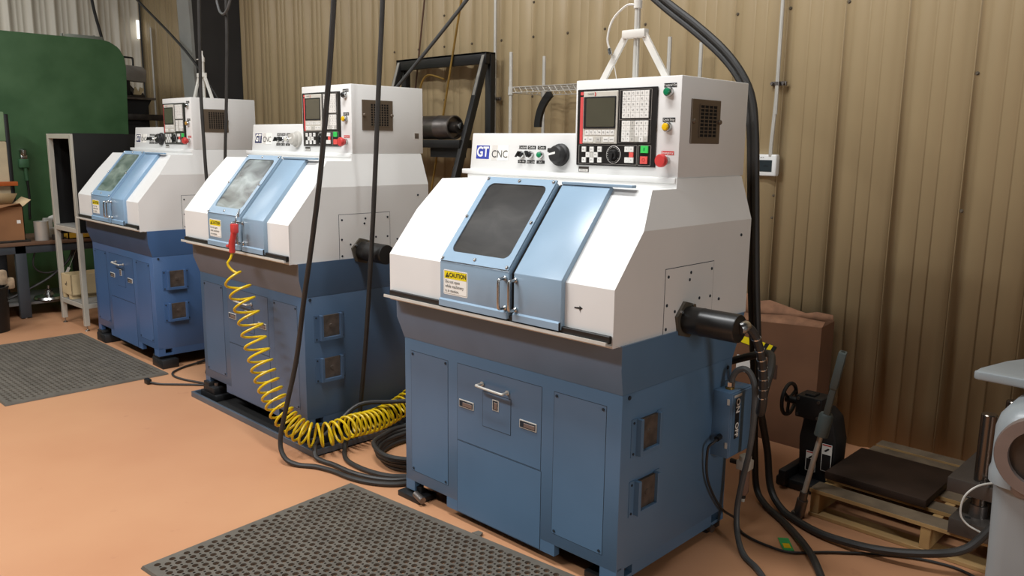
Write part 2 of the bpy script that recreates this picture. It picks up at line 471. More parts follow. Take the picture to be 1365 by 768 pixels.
    for i in range(n):
        j = (i + 1) % n
        q.bm.faces.new((vi[i], vi[j], vo[j], vo[i]))
        q.bm.faces.new((vi[j], vi[i], ui[i], ui[j]))
    # corner fill and outer rim
    k = 6
    idx = [0, 6, 12, 18]
    for c in range(4):
        for i in range(idx[c], idx[c] + 5):
            try: q.bm.faces.new((vo[i], vo[i + 1], cs_[c]))
            except ValueError: pass
    for c in range(4):
        d = (c + 1) % 4
        q.bm.faces.new((cs_[c], cs_[d], cl_[d], cl_[c]))
    q.build('window_frame', ld, ang=30)
    q = MB(WIN[kind]); q.face([on_slope(x, s, .0245) for x, s in rrect(.388, .720, .038, .396, .03, 5)])
    q.build('window_pane', ld)
    for x, s in ((.372, .006), (.553, .018), (.736, .006), (.372, .215), (.733, .215), (.372, .412), (.553, .408), (.735, .412)):
        q = MB(CHROME); p = on_slope(x, s, .029); q.lathe([(.0075, 0), (.0075, .003), (.005, .006), (.001, .0065)], p, SN, 12)
        q.build('screw', ld)
    # pull handles
    def pull(x, par):
        q = MB(CHROME)
        q.tube([(x, -.096, 1.098), (x, -.125, 1.098), (x - .001, -.134, 1.090), (x - .001, -.135, 1.04), (x - .001, -.134, .993), (x, -.125, .985), (x, -.096, .985)], .0055, n=10, sub=5)
        for z in (1.098, .985): q.lathe([(.010, 0), (.010, .006), (.007, .010)], (x, -.0967, z), (0, -1, 0), 12)
        o = q.build('pull_handle', par); o['label'] = 'chrome D-shaped pull'
    pull(.732, ld); pull(.787, rd)
    # caution sticker
    q = MB(PAPER)
    q.use(PAPER).prism(rrect(.380, .522, .992, 1.094, .006, 3), 'xz', -.0972, -.0966)
    q.use(INK).box(.3845, .5175, -.0976, -.0966, .9965, 1.0895); q.use(PAPER).box(.3855, .5165, -.0980, -.0966, .9975, 1.0885)
    q.use(CAUT).box(.3855, .5165, -.0984, -.0966, 1.058, 1.0885)
    q.use(INK).mesh([(.392, -.0988, 1.063), (.416, -.0988, 1.063), (.404, -.0988, 1.0845)], [(0, 1, 2)])
    q.text('!', .017, (.404, -.0992, 1.071), X_, Z_, CAUT)
    q.text('CAUTION', .0255, (.4655, -.0990, 1.0735), X_, Z_, INK, wide=.86, bold=.0006)
    for i, s in enumerate(('Do not open', 'while machinery', 'is in motion.')):
        q.text(s, .0185, (.391, -.0990, 1.046 - i * .0185), X_, Z_, INKG, 'LEFT', wide=.90)
    q.build('caution_label', ld)['label'] = 'yellow and white caution sticker'
    if kind == 0:
        q = MB(INK); q.mesh([(1.052, -.0755, 1.034), (1.077, -.0755, 1.036), (1.077, -.0755, 1.029), (1.052, -.0755, 1.029)], [(0, 1, 2, 3)])
        q.mesh([(1.075, -.0755, 1.041), (1.090, -.0755, 1.033), (1.075, -.0755, 1.024)], [(0, 1, 2)])
        q.mesh([(1.078, -.0755, 1.026), (1.081, -.0755, 1.026), (1.080, -.0755, 1.014)], [(0, 1, 2)])
        q.build('arrow_mark', t)
    # ---- header
    q = MB(WHITE); q.prism([(.372, 1.479), (.389, 1.6405), (.392, 1.644), (.845, 1.644), (.85, 1.479)], 'yz', .0355, .690, .002)
    hd = q.build('header_panel', t)
    q = MB(WHITE); q.box(.005, 1.1715, .347, .84, 1.459, 1.481, .003); q.build('header_ledge', t)
    TX = Matrix.Translation((0, .372, 1.479)) @ Matrix.Rotation(-math.atan2(.017, .1615), 4, 'X')
    # sign plates sit on the leaning face: local y = 0 is the face, z up the face
    q = MB(PAPER); q.M = TX
    q.use(PAPER).box(.066, .160, -.0010, 0, .046, .114)
    q.use((SIGNB, SIGNN, SIGNN)[kind]).box(.070, .156, -.0016, 0, .049, .1105)
    q.text('GT', .062, (.1125, -.0026, .0795), X_, Z_, PAPER, wide=.93, bold=.0016)
    q.use(PAPERG).box(.172, .208, -.0010, 0, .044, .112); q.use(PAPER).box(.208, .277, -.0012, 0, .044, .112)
    q.text('CNC', .047, (.2225, -.0022, .0715), X_, Z_, INKG, wide=1.0)
    q.build('sign_plate', hd)['label'] = 'blue and white maker sign'
    cols = ((BLACK, BLACK, GREEN), (BLACK, BLACK, BEZEL), (BLACK, BLACK, BEZEL))[kind]
    for i, (x, up, dn) in enumerate(((.363, 'Coolant', 'Off  On'), (.416, 'Collet', 'Open  Close'), (.474, 'Cycle', 'Start'))):
        q = MB(CHROME); q.M = TX
        q.use(INK).box(x - .0235, x + .0235, -.001, 0, .097, .112); q.text(up, .0145, (x, -.0018, .1045), X_, Z_, TEXTW)
        q.use(INK).box(x - .0235, x + .0235, -.001, 0, .036, .0495); q.text(dn, .0105, (x, -.0018, .0428), X_, Z_, TEXTW)
        q.use(CHROME).lathe([(.0155, 0), (.0155, .010), (.0125, .014), (.001, .014)], (x, 0, .073), (0, -1, 0), 20)
        if i < 2:
            q.use(cols[i]).lathe([(.0115, .012), (.0115, .022), (.001, .024)], (x, 0, .073), (0, -1, 0), 16)
            q.use(cols[i]).prism([(x - .020, .060), (x - .010, .068), (x + .004, .083), (x - .004, .086)] if i == 0 else [(x - .018, .086), (x - .006, .088), (x + .006, .064), (x - .003, .061)], 'xz', -.030, -.016)
        else:
            q.use(cols[i]).lathe([(.0115, .012), (.0115, .020), (.001, .023)], (x, 0, .073), (0, -1, 0), 16)
        q.build('selector_switch' if i < 2 else 'push_button', hd)
    q = MB(BLACK); q.M = TX
    kc = (mat('knob_black', '1B1A1A', .5, var=.2, scale=40), mat('knob_grey', 'B4B0A8', .45), MATS['knob_black'])[kind]
    q.use(kc).lathe([(.046, 0), (.048, .004), (.046, .016), (.038, .020), (.036, .040), (.030, .046), (.001, .047)], (.586, 0, .075), (0, -1, 0), 28)
    q.use(kc).box(.545, .590, -.046, -.030, .082, .100, .004)
    q.use(TEXTW).mesh([(.556, -.0478, .068), (.592, -.0478, .076), (.592, -.0478, .085), (.556, -.0478, .077)], [(0, 1, 2, 3)])
    q.build('rotary_knob', hd)
    # ---- control cabinet
    YB = .36
    q = MB(WHITE); q.box(.676, 1.174, YB, .857, 1.4795, 1.8525, .004); cc = q.build('control_cabinet', t)
    q = MB(PANELK); q.use(PANELK).box(.689, 1.074, YB - .006, YB, 1.516, 1.816, .002, 1)
    fr = mat('panel_trim', '8B8680', .5)
    def outline(x0, x1, z0, z1, w=.0016, y=YB - .0072):
        q.use(fr)
        q.box(x0, x1, y, YB - .005, z0, z0 + w); q.box(x0, x1, y, YB - .005, z1 - w, z1)
        q.box(x0, x0 + w, y, YB - .005, z0, z1); q.box(x1 - w, x1, y, YB - .005, z0, z1)
    outline(.901, 1.050, 1.606, 1.808); outline(.901, 1.050, 1.606, 1.696); outline(.703, .991, 1.522, 1.598); outline(.996, 1.055, 1.522, 1.598)
    q.use(REDST).box(.707, .7215, YB - .0085, YB, 1.602, 1.787); q.box(.707, .7215, YB - .0085, YB, 1.7935, 1.806)
    q.build('control_panel', cc)
    q = MB(BEZEL); q.use(BEZEL).box(.7235, .8945, YB - .011, YB - .004, 1.603, 1.807, .002, 1)
    q.use(BLACK).box(.728, .8875, YB - .015, YB - .004, 1.6615, 1.7865, .002, 1)
    q.use(SCREEN).prism(rrect(.744, .8845, 1.669, 1.780, .004, 2), 'xz', YB - .0165, YB - .010)
    q.text('FAGOR', .0095, (.762, YB - .0120, 1.7965), X_, Z_, INKG); q.text(')', .014, (.785, YB - .0120, 1.797), X_, Z_, RED, bold=.0015)
    q.build('display', cc)['label'] = 'ivory bezel with dark screen'
    q = MB(KEYW)
    def key(xc, zc, w, h, m=KEYW, t=None, ink=INKG, ts=.55):
        y = YB - .0105
        q.use(m).box(xc - w / 2, xc + w / 2, y, YB - .004, zc - h / 2, zc + h / 2, .0006, 1)
        if t: q.text(t, h * ts, (xc, y - .0008, zc), X_, Z_, ink)
    letters = 'ABCDEFGHIJKLMNOPQRSTUVWXYZ'
    for r in range(5):
        for c in range(6):
            i = r * 6 + c
            key(.9265 + c * .0205, 1.7935 - r * .0206, .0197, .0198, KEYW, letters[i] if i < 26 else ('SP', '.', 'CL', 'EN')[i - 26], ts=.55 if i < 26 else .35)
    pad = ['=', '/', '7', '8', '9', '(', '*', '-', '4', '5', '6', ')', '+', '#', '1', '2', '3', '<', '%', '^', '0', '.', 'E', '>']
    for r in range(4):
        for c in range(6):
            key(.9265 + c * .0205, 1.6815 - r * .0202, .0197, .0194, KEYG if c == 2 or (r == 3 and c in (3, 5)) else KEYW, pad[r * 6 + c])
    q.build('keypad', cc)['label'] = 'white letter and number keys'
    q = MB(KEYW)
    for i in range(7): key(.7475 + i * .0209, 1.6465, .019, .019, KEYW, 'F%d' % (i + 1), ts=.5)
    y_ = 1.619
    for xc, w, s, m in ((.741, .024, 'RE', KEYW), (.767, .024, 'ESC', KEYW), (.804, .026, 'I/O', KEYG), (.843, .030, 'MAIN', KEYW), (.872, .024, 'INFO', KEYW)):
        key(xc, y_, w, .019, m, s, ts=.38)
    # YB - .0105 keys stand just proud of the bezel
    for v in q.bm.verts: v.co.y -= .0022
    q.build('soft_keys', cc)
    q = MB(KEYW)
    for x, z, s in ((.731, 1.580, 'X+'), (.771, 1.580, 'Z+'), (.811, 1.581, 'C+'), (.752, 1.5585, 'Y-'), (.792, 1.5585, 'Y+'), (.732, 1.538, 'X-'), (.772, 1.538, 'Z-'), (.812, 1.539, 'C-')):
        key(x, z, .0205, .0205, KEYW, s, ts=.45)
    key(.772, 1.5585, .0165, .0185, KEYG)
    q.build('jog_keys', cc); q = MB(KEYW)
    for x, z, s in ((.944, 1.5825, '+'), (.9655, 1.5825, '<'), (.945, 1.541, '-'), (.966, 1.541, '>')): key(x, z, .0205, .0205, KEYW, s)
    key(.9655, 1.5615, .0195, .019, REDK)
    q.build('spindle_keys', cc)
    q = MB(BLACK)
    q.use(TEXTW).lathe([(.0345, 0), (.0345, .0075), (.0330, .0078), (.0330, .0072)], (.879, YB, 1.561), (0, -1, 0), 36)
    q.use(PANELK).lathe([(.0332, 0), (.0332, .0079), (.001, .0079)], (.879, YB, 1.561), (0, -1, 0), 30)
    for k in range(20):
        a = math.radians(-60 + k * 300 / 19); p = Vector((.879 + .0285 * math.cos(a + PI / 2 - .0), YB - .0083, 1.561 + .0285 * math.sin(a + PI / 2)))
        q.use(TEXTW).box(p.x - .0009, p.x + .0009, p.y, p.y + .001, p.z - .0012, p.z + .0012)
    q.use(BLACK).lathe([(.019, 0), (.019, .016), (.016, .021), (.001, .022)], (.879, YB, 1.561), (0, -1, 0), 24)
    q.use(BLACK).prism([(.874, 1.535), (.884, 1.535), (.889, 1.566), (.869, 1.566)], 'xz', YB - .028, YB - .012)
    q.build('feed_dial', cc)
    q = MB(GREENK); key(1.026, 1.583, .034, .027, GREENK, 'II', GREEN, .6); q.build('start_key', cc)['label'] = 'green start key'
    q = MB(REDK); key(1.025, 1.5425, .033, .028, REDK, 'O', RED, .7); q.build('stop_key', cc)['label'] = 'red stop key'
    lens = ((GREEN, YELLOW), (BLACK, YELLOW), (BLACK, AMBER))[kind]
    for (z, zl, s), lm in zip(((1.794, 1.8185, 'Control On'), (1.667, 1.6935, 'Cycle Stop')), lens):
        q = MB(CHROME)
        label_sign(q, 1.098, 1.152, zl - .0075, zl + .0075, YB, s, TEXTW, INK, .0115)
        q.use(CHROME).lathe([(.0185, 0), (.0185, .012), (.0155, .018), (.013, .018)], (1.1215, YB, z), (0, -1, 0), 24)
        q.use(lm).lathe([(.0135, .012), (.0135, .022), (.011, .025), (.001, .026)], (1.1215, YB, z), (0, -1, 0), 20)
        q.build('push_button', cc)
    q = MB(RED)
    label_sign(q, 1.098, 1.153, 1.5645, 1.5785, YB, 'Emergency', TEXTW, RED, .0115)
    q.use(CHROME).lathe([(.0165, 0), (.0165, .014), (.001, .014)], (1.1215, YB, 1.543), (0, -1, 0), 22)
    q.use(RED).lathe([(.012, .012), (.022, .026), (.0245, .032), (.0245, .042), (.021, .047), (.001, .048)], (1.1215, YB, 1.543), (0, -1, 0), 26)
    q.build('emergency_stop', cc)['label'] = 'red mushroom emergency stop'
    q = MB(STEEL); q.use(DSTEEL).box(.700, .752, YB - .0015, YB, 1.4885, 1.510); q.use(PAPERG).box(.703, .749, YB - .0022, YB, 1.4905, 1.5005)
    q.text('SERIAL NO.', .0065, (.726, YB - .003, 1.4957), X_, Z_, INKG); q.build('name_plate', cc)
    # side vent grille (bronze)
    xs = 1.174
    q = MB(BROWN, DARKHOLE)
    q.use(BROWN).box(xs - .001, xs + .006, .428, .636, 1.607, 1.772, .002, 1)
    q.use(DARKHOLE).box(xs, xs + .0065, .482, .605, 1.631, 1.752)
    q.use(BROWN)
    nc, nr = (4, 9) if kind == 0 else (7, 9)
    for i in range(nc + 1):
        y = .482 + .123 * i / nc; q.box(xs, xs + .009, y - .0022, y + .0022, 1.631, 1.752)
    for i in range(nr + 1):
        z = 1.631 + .121 * i / nr; q.box(xs, xs + .0088, .482, .605, z - .0016, z + .0016)
    for y in (.440, .626):
        q.use(BROWN).lathe([(.009, .005), (.010, .012), (.007, .016), (.001, .017)], (xs, y, 1.69), X_, 16)
    q.build('vent_grille', cc)['label'] = 'bronze slotted vent grille'
    if kind == 1:
        q = MB(STEEL, PAPERG); q.use(PAPERG).box(xs - .001, xs + .001, .790, .828, 1.560, 1.600); q.use(STEEL).box(xs - .001, xs + .0016, .795, .824, 1.566, 1.596); q.build('patch_plate', cc)
    # side filters low on the right flank
    for z0, z1 in ((.500, .618), (.268, .380)):
        q = MB(blue, FILTER)
        y0, y1 = .104, .210
        q.use(blue).box(W - .001, W + .003, y0 - .045, y0 - .012, z0 - .02, z1 + .006); q.box(W - .001, W + .003, y1 + .012, y1 + .040, z0 - .02, z1 + .006)
        q.box(W - .001, W + .026, y0 - .016, y0, z0 - .018, z1 + .004, .001, 1); q.box(W - .001, W + .026, y1, y1 + .016, z0 - .018, z1 + .004, .001, 1)
        q.box(W - .001, W + .026, y0, y1, z0 - .018, z0, .001, 1)
        q.use(FILTER).box(W - .001, W + .012, y0, y1, z0, z1)
        q.use(FILTER).lathe([(.012, 0), (.010, .003), (.001, .003)], (W + .012, (y0 + y1) / 2, (z0 + z1) / 2), X_, 14)
        q.use(SEAM)
        for y in (y0 - .032, y1 + .028):
            for z in (z0 - .008, z1 - .008): q.cyl((W + .002, y, z), (W + .0055, y, z), .005, n=10)
        q.build('side_filter', t)
    # feet
    for i, (x, y) in enumerate(((.06, .03), (1.14, .085 if kind == 0 else .055), (.06, .73), (1.14, .73))):
        q = MB(BLKIRON)
        if kind == 0:
            q.box(x - .09, x + .065, y - .058, y + .05, -.040, -.014, .003)
            q.use(STEEL).cyl((x + .02, y - .04, -.006), (x + .09, y - .055, -.012), .016, n=14); q.use(BLKIRON).cyl((x, y, -.016), (x, y, .02), .02, n=12)
        elif kind == 1:
            q.box(x - .10, x + .12, y - .05, y + .08, -.0875, -.050, .003); q.box(x - .06, x + .09, y - .05, y + .07, -.0505, -.006, .004); q.box(x - .055, x + .02, y - .048, y + .06, -.01, .018, .003)
            q.use(STEEL).cyl((x + .045, y - .01, -.008), (x + .045, y - .01, .014), .014, n=8)
        else:
            q.box(x - .06, x + .125, y - .05, y + .07, -.087, -.022, .004)
            q.box(x - .055, x + .05, y - .045, y + .065, -.024, .002, .003)
            q.use(DARKHOLE).box(x + .03, x + .09, y - .0505, y - .03, -.052, -.034)
        q.build('leveling_foot', t)
    # cable mast on the roof (two of the machines)
    if kind != 1:
        q = MB(MASTW, CHROME)
        cx, yy, zr = .853, (.505 if kind == 0 else .60), 1.8525
        zb = 2.035
        q.use(MASTW)
        for sx in (-1, 1):
            p0 = Vector((cx + sx * .160, yy, zr)); p1 = Vector((cx + sx * .042, yy, zb)); d = (p1 - p0).normalized(); nrm = Vector((-d.z, 0, d.x))
            w = .013
            A = [p0 + nrm * w, p0 - nrm * w, p1 - nrm * w, p1 + nrm * w]
            q.prism([(a.x, a.z) for a in A], 'xz', yy - .006, yy + .006)
        q.box(cx - .055, cx + .055, yy - .016, yy + .016, zb - .015, zb + .017, .003)
        q.use(GALV).cyl((cx, yy + .012, zr), (cx, yy + .012, 2.165), .0125, n=16)
        q.use(MASTW).lathe([(.017, 2.135 - zr), (.017, 2.165 - zr), (.012, 2.172 - zr), (.006, 2.19 - zr), (.006, 2.215 - zr), (.001, 2.216 - zr)], (cx, yy + .012, zr), Z_, 16)
        if kind == 0:
            q.use(MASTW).tube([(cx - .015, yy + .01, 2.150), (cx - .05, yy, 2.148), (cx - .105, yy - .01, 2.10), (cx - .122, yy - .02, 2.03), (cx - .112, yy - .02, 1.985)], .0045, n=8)
            q.use(CHROME).cyl((cx - .112, yy - .02, 1.985), (cx - .104, yy - .02, 1.962), .008, n=10)
            q.use(MASTW).tube([(cx - .104, yy - .02, 1.962), (cx - .092, yy - .01, 1.92), (cx - .082, yy, 1.8525)], .0018, n=6)
        else:
            q.use(MASTW).cyl((cx, yy, 2.155), (cx - .07, yy, 2.155), .004, n=8); q.cyl((cx - .03, yy, 2.155), (cx - .03, yy, 2.130), .004, n=8)
        q.build('cable_mast', t)['label'] = 'white A-frame mast with chrome pole'
    # power switch box + air filter on the nearest machine
    if kind == 0:
        q = MB(blue, SEAM)
        q.use(blue).box(W - .002, 1.300, .632, .812, .337, .616, .003)
        q.box(1.296, 1.304, .640, .806, .343, .610, .002, 1)
        q.use(LIPW).box(1.303, 1.3052, .655, .715, .592, .602)
        q.use(PANELK).box(1.303, 1.3058, .668, .700, .340 + .075, .585)
        q.text('ON', .040, (1.3064, .684, .555), (0, 0, -1), (0, 1, 0), TEXTW, bold=.0012); q.text('OFF', .036, (1.3064, .684, .452), (0, 0, -1), (0, 1, 0), TEXTW, bold=.0012)
        q.use(DARKHOLE).box(1.303, 1.3062, .672, .696, .492, .520)
        q.use(LIPW).box(1.286, 1.296, .6295, .634, .565, .59); q.box(1.286, 1.296, .6295, .634, .38, .405)
        q.use(BRASS).cyl((1.262, .69, .614), (1.262, .69, .626), .019, n=12); q.use(CHROME).lathe([(.017, 0), (.021, .004), (.021, .022), (.016, .026)], (1.262, .69, .624), Z_, 8)
        q.use(BLACK).cyl((1.262, .634, .425), (1.262, .605, .420), .012, n=10)
        q.build('switch_box', t)['label'] = 'blue power switch box lettered ON and OFF'
        q = MB(BEZEL, COPPER)
        q.use(BEZEL).box(1.246, 1.302, .812, .870, .225, .268, .005); q.lathe([(.026, 0), (.026, .02), (.012, .028), (.001, .03)], (1.275, .84, .266), Z_, 18)
        q.use(DSTEEL).cyl((1.21, .835, .248), (1.262, .835, .248), .011, n=10)
        q.use(mat('amber_bowl', '8A6A5B', .2, coat=.5)).lathe([(.021, 0), (.022, -.02), (.022, -.105), (.015, -.118), (.001, -.118)], (1.275, .84, .228), Z_, 18)
        q.use(BLACK).lathe([(.012, -.118), (.012, -.135), (.001, -.135)], (1.275, .84, .228), Z_, 12); q.use(BEZEL).lathe([(.009, -.135), (.009, -.15), (.001, -.15)], (1.275, .84, .228), Z_, 12)
        q.build('air_filter', t)['label'] = 'ivory air filter with amber bowl'
        # cam latches on the left flank
        q = MB(CHROME)
        for z in (.68, .62): q.cyl((0, .1, z), (-.03, .1, z), .006, n=10)
        q.build('side_latch', t)
    return t

L1 = lathe(0, (0, 0, .04), .0074, 'nearest white and slate-blue lathe with black knob and green button, black mat in front')
L2 = lathe(1, (-2.085, .011, .094), -.0041, 'middle white and grey-blue lathe with yellow coiled hose hanging at its doors')
L3 = lathe(2, (-4.155, .07, .087), -.0097, 'farthest white and bright-blue lathe standing on black blocks beside grey shelf frame')

# drip tray under the middle lathe
q = MB(TRAYC, DARKHOLE)
x0, x1, y0, y1 = -2.145, -.70, -.062, .90
q.use(DARKHOLE).box(x0, x1, y0, y1, 0, .006)
q.use(TRAYC).box(x0, x1, y0 - .003, y0 + .012, 0, .036, .002, 1); q.box(x0, x1, y1 - .012, y1, 0, .036, .002, 1)
q.box(x0, x0 + .012, y0, y1, 0, .036, .002, 1); q.box(x1 - .012, x1, y0, y1, 0, .036, .002, 1)
tag(q.build('drip_tray'), 'low grey steel drip tray on the floor under the middle lathe', 'tray')

# ------------------------------------------------------------------ perforated rubber mats
def mat_mesh(name, w, l, hole, pitch, row, label, loc, rz, nseg, margin=.022, tabs=True):
    q = MB(mat('mat_rubber', '5C564D', .6, var=.14, scale=9))
    th = .012; cw = pitch
    ncol = int((w - 2 * margin) / cw); nrow = int((l - 2 * margin) / row)
    ox = (w - ncol * cw) / 2; oy = (l - nrow * row) / 2
    def cell(xa, xb, ya, yb, r):
        cx, cy = (xa + xb) / 2, (ya + yb) / 2
        rim, low, bd = [], [], []
        for i in range(nseg):
            a = 2 * PI * (i + .5) / nseg; c, s = math.cos(a), math.sin(a)
            k = min((xb - cx) / max(abs(c), 1e-6), (yb - cy) / max(abs(s), 1e-6))
            rim.append(q._v((cx + r * c, cy + r * s, th))); low.append(q._v((cx + r * c, cy + r * s, .0)))
            bd.append((cx + k * c, cy + k * s))
        # snap nearest boundary points to the corners
        for px, py in ((xa, ya), (xb, ya), (xb, yb), (xa, yb)):
            j = min(range(nseg), key=lambda i: (bd[i][0] - px) ** 2 + (bd[i][1] - py) ** 2); bd[j] = (px, py)
        bv = [q._v((x, y, th)) for x, y in bd]
        for i in range(nseg):
            j = (i + 1) % nseg
            q.bm.faces.new((rim[i], bv[i], bv[j], rim[j])); q.bm.faces.new((low[i], rim[i], rim[j], low[j]))
    for r in range(nrow):
        ya, yb = oy + r * row, oy + (r + 1) * row
        sh = (r % 2) * cw / 2
        xs = ox + sh
        big = cw * .68
        if sh: q.face([(ox, ya, th), (ox + sh, ya, th), (ox + sh, yb, th), (ox, yb, th)])
        n = ncol - (1 if sh else 0)
        for c in range(n):
            xa = xs + c * cw
            cell(xa, xa + big, ya, yb, hole); cell(xa + big, xa + cw, ya, yb, hole * .42)
        if sh: q.face([(xs + n * cw, ya, th), (ox + ncol * cw, ya, th), (ox + ncol * cw, yb, th), (xs + n * cw, yb, th)])
    # border with bevelled outer edge
    xa, xb, ya, yb = ox, ox + ncol * cw, oy, oy + nrow * row
    inn = [(xa, ya), (xb, ya), (xb, yb), (xa, yb)]; mid = [(.006, .006), (w - .006, .006), (w - .006, l - .006), (.006, l - .006)]; out = [(0, 0), (w, 0), (w, l), (0, l)]
    for i in range(4):
        j = (i + 1) % 4
        q.face([(*inn[i], th), (*mid[i], th), (*mid[j], th), (*inn[j], th)])
        q.face([(*mid[i], th), (*out[i], .001), (*out[j], .001), (*mid[j], th)])
    if tabs:
        q.prism([(.79, l - .004), (.835, l - .004), (.825, l + .028), (.80, l + .028)], 'xy', .001, th)
    o = q.build(name, recalc=False, ang=40); o.location = loc; o.rotation_euler = (0, 0, rz)
    return tag(o, label, 'mat', 'perforated floor mats')
a = math.radians(5.2)
corner = Vector((-.281, -.118)); w, l = 1.62, 1.04
o_ = corner - Vector((-math.sin(a), math.cos(a))) * l
mat_mesh('rubber_mat', w, l, .0128, .0462, .0305, 'black perforated rubber mat in front of the nearest lathe', (o_.x, o_.y, 0.0005), a, 12)
mat_mesh('rubber_mat', 1.70, 1.02, .0115, .048, .0345, 'black perforated rubber mat in front of the farthest lathe', (-4.43, -.995, 0.0005), math.radians(.6), 8, tabs=False)

# ------------------------------------------------------------------ cables and hoses
def cord(name, label, cat, pts, r, m=CABLE, n=10, group=None, sub=8, extra=None, parent=None):
    q = MB(m); q.tube(pts, r, n=n, sub=sub)
    if extra: extra(q)
    return tag(q.build(name), label, cat, group)
G = 'black cables dropping from overhead'
cord('overhead_cord', 'thick black cable hanging in front of the middle lathe control screen', 'cable',
     [(-.18, -.15, 3.1), (-.275, -.15, 2.24), (-.396, -.15, 1.6), (-.50, -.15, 1.2), (-.60, -.15, .87), (-.69, -.15, .55), (-.743, -.185, .3), (-.765, -.215, .12), (-.72, -.22, .04), (-.65, -.19, .0135), (-.56, -.135, .0135), (-.45, -.105, .0135), (-.33, -.092, .0135), (-.22, -.058, .0135), (-.13, 0, .0135), (-.085, .06, .0135), (-.065, .13, .0135)], .0125, group=G)
cord('overhead_cord', 'thick black cable hanging past the bronze vent of the middle lathe', 'cable',
     [(-.47, .3, 3.1), (-.527, .3, 2.33), (-.572, .3, 1.9), (-.613, .3, 1.48), (-.655, .3, 1.1), (-.72, .3, .6), (-.79, .31, .25), (-.80, .29, .09), (-.755, .21, .042), (-.69, .14, .050), (-.62, .075, .016), (-.52, .025, .0135), (-.40, .015, .0135), (-.29, .03, .0135), (-.20, .065, .0135), (-.145, .12, .0135)], .0125, group=G)
cord('overhead_cord', 'thin black cable hanging just left of the farthest lathe vent', 'cable',
     [(-2.46, .3, 3.2), (-2.512, .3, 2.54), (-2.545, .3, 2.1), (-2.555, .3, 1.918), (-2.545, .3, 1.5), (-2.53, .3, 1.2), (-2.53, .31, .5), (-2.52, .34, .012)], .0115, group=G)
cord('overhead_cord', 'thin black cable ending in an upper loop, hanging right of the farthest lathe vent', 'cable',
     [(-2.13, .3, 3.2), (-2.14, .3, 2.44), (-2.19, .3, 1.95), (-2.25, .3, 1.55), (-2.28, .3, 1.2), (-2.30, .32, .5), (-2.31, .36, .012)], .0105, group=G)
cord('overhead_cord', 'slack grey cable loop hanging above the farthest lathe mast', 'cable',
     [(-2.235, .28, 3.2), (-2.228, .28, 2.60), (-2.205, .28, 2.46), (-2.15, .28, 2.415), (-2.085, .28, 2.44), (-2.03, .28, 2.52), (-2.0, .28, 2.62), (-1.98, .28, 3.2)], .008, m=CABLEG, group=G)
cord('overhead_cord', 'black cable running diagonally down to the farthest lathe roof', 'cable',
     [(-8.0, 1.57, 3.86), (-6.73, 1.57, 3.17), (-5.419, 1.57, 2.44), (-4.54, 1.50, 1.77), (-4.2, 1.3, 1.2), (-4.1, 1.2, .012)], .013, group=G)
cord('overhead_cord', 'thin black cable down the pale wall behind the green machine', 'cable',
     [(-7.9, 1.45, 4.2), (-7.9, 1.51, 3.3), (-7.9, 1.60, 2.8), (-7.85, 1.66, 2.2), (-7.85, 1.68, .012)], .018, group=G)
cord('overhead_cord', 'dark grey hose slanting down behind the middle lathe roof', 'cable',
     [(-.75, 1.5, 2.95), (-1.227, 1.5, 2.554), (-1.964, 1.5, 2.037), (-2.25, 1.42, 1.78), (-2.4, 1.3, 1.2), (-2.42, 1.25, .012)], .0125, m=CABLEG, group=G)
cord('overhead_cord', 'upper of two thick black hoses arching past the nearest lathe roof', 'cable',
     [(.20, 1.1, 2.62), (.556, 1.1, 2.33), (.75, 1.1, 2.19), (.90, 1.1, 2.07), (1.00, 1.1, 1.96), (1.058, 1.1, 1.85), (1.085, 1.1, 1.70), (1.105, 1.1, 1.45), (1.135, 1.1, 1.05), (1.165, 1.1, .75), (1.19, 1.1, .50), (1.21, 1.17, .25), (1.25, 1.15, .08), (1.34, 1.095, .02), (1.46, 1.03, .018), (1.60, .985, .024), (1.80, .98, .044), (1.98, 1.02, .08), (2.09, 1.08, .12), (2.16, 1.12, .22)], .0165, group=G)
cord('overhead_cord', 'lower of two thick black hoses arching past the nearest lathe roof', 'cable',
     [(.182, 1.11, 2.592), (.538, 1.11, 2.304), (.732, 1.11, 2.163), (.880, 1.11, 2.046), (.976, 1.11, 1.942), (1.030, 1.11, 1.84), (1.055, 1.11, 1.69), (1.074, 1.11, 1.45), (1.104, 1.11, 1.05), (1.134, 1.11, .75), (1.157, 1.115, .50), (1.155, 1.16, .22), (1.18, 1.15, .06), (1.26, 1.09, .018), (1.41, .98, .017), (1.58, .81, .034), (1.70, .66, .036), (1.95, .3, .017)], .0155, group=G)

# conduit from the spindle motor of the nearest lathe, wrapped with silver ties
def ties(q):
    q.use(CHROME)
    P = [(1.482, .455, .95), (1.489, .475, .905), (1.492, .488, .868), (1.494, .50, .83), (1.494, .51, .79), (1.493, .517, .75), (1.49, .523, .715)]
    for p0 in P: q.cyl((p0[0], p0[1] - .001, p0[2] + .002), (p0[0], p0[1] + .001, p0[2] - .003), .0185, n=14)
    q.use(CHROME).lathe([(.022, -.012), (.024, 0), (.022, .02), (.017, .03)], (1.457, .392, .995), (.35, .8, .2), 14)
cord('motor_conduit', 'black flexible conduit with silver ties curving from the motor end', 'cable',
     [(1.454, .395, .997), (1.468, .425, .99), (1.481, .452, .955), (1.489, .475, .905), (1.494, .50, .83), (1.494, .515, .75), (1.488, .53, .685), (1.468, .56, .640), (1.44, .61, .632), (1.41, .70, .69), (1.385, .79, .755), (1.33, .88, .785), (1.22, .93, .745), (1.12, .95, .70), (1.0, .95, .65)], .0165, extra=ties)
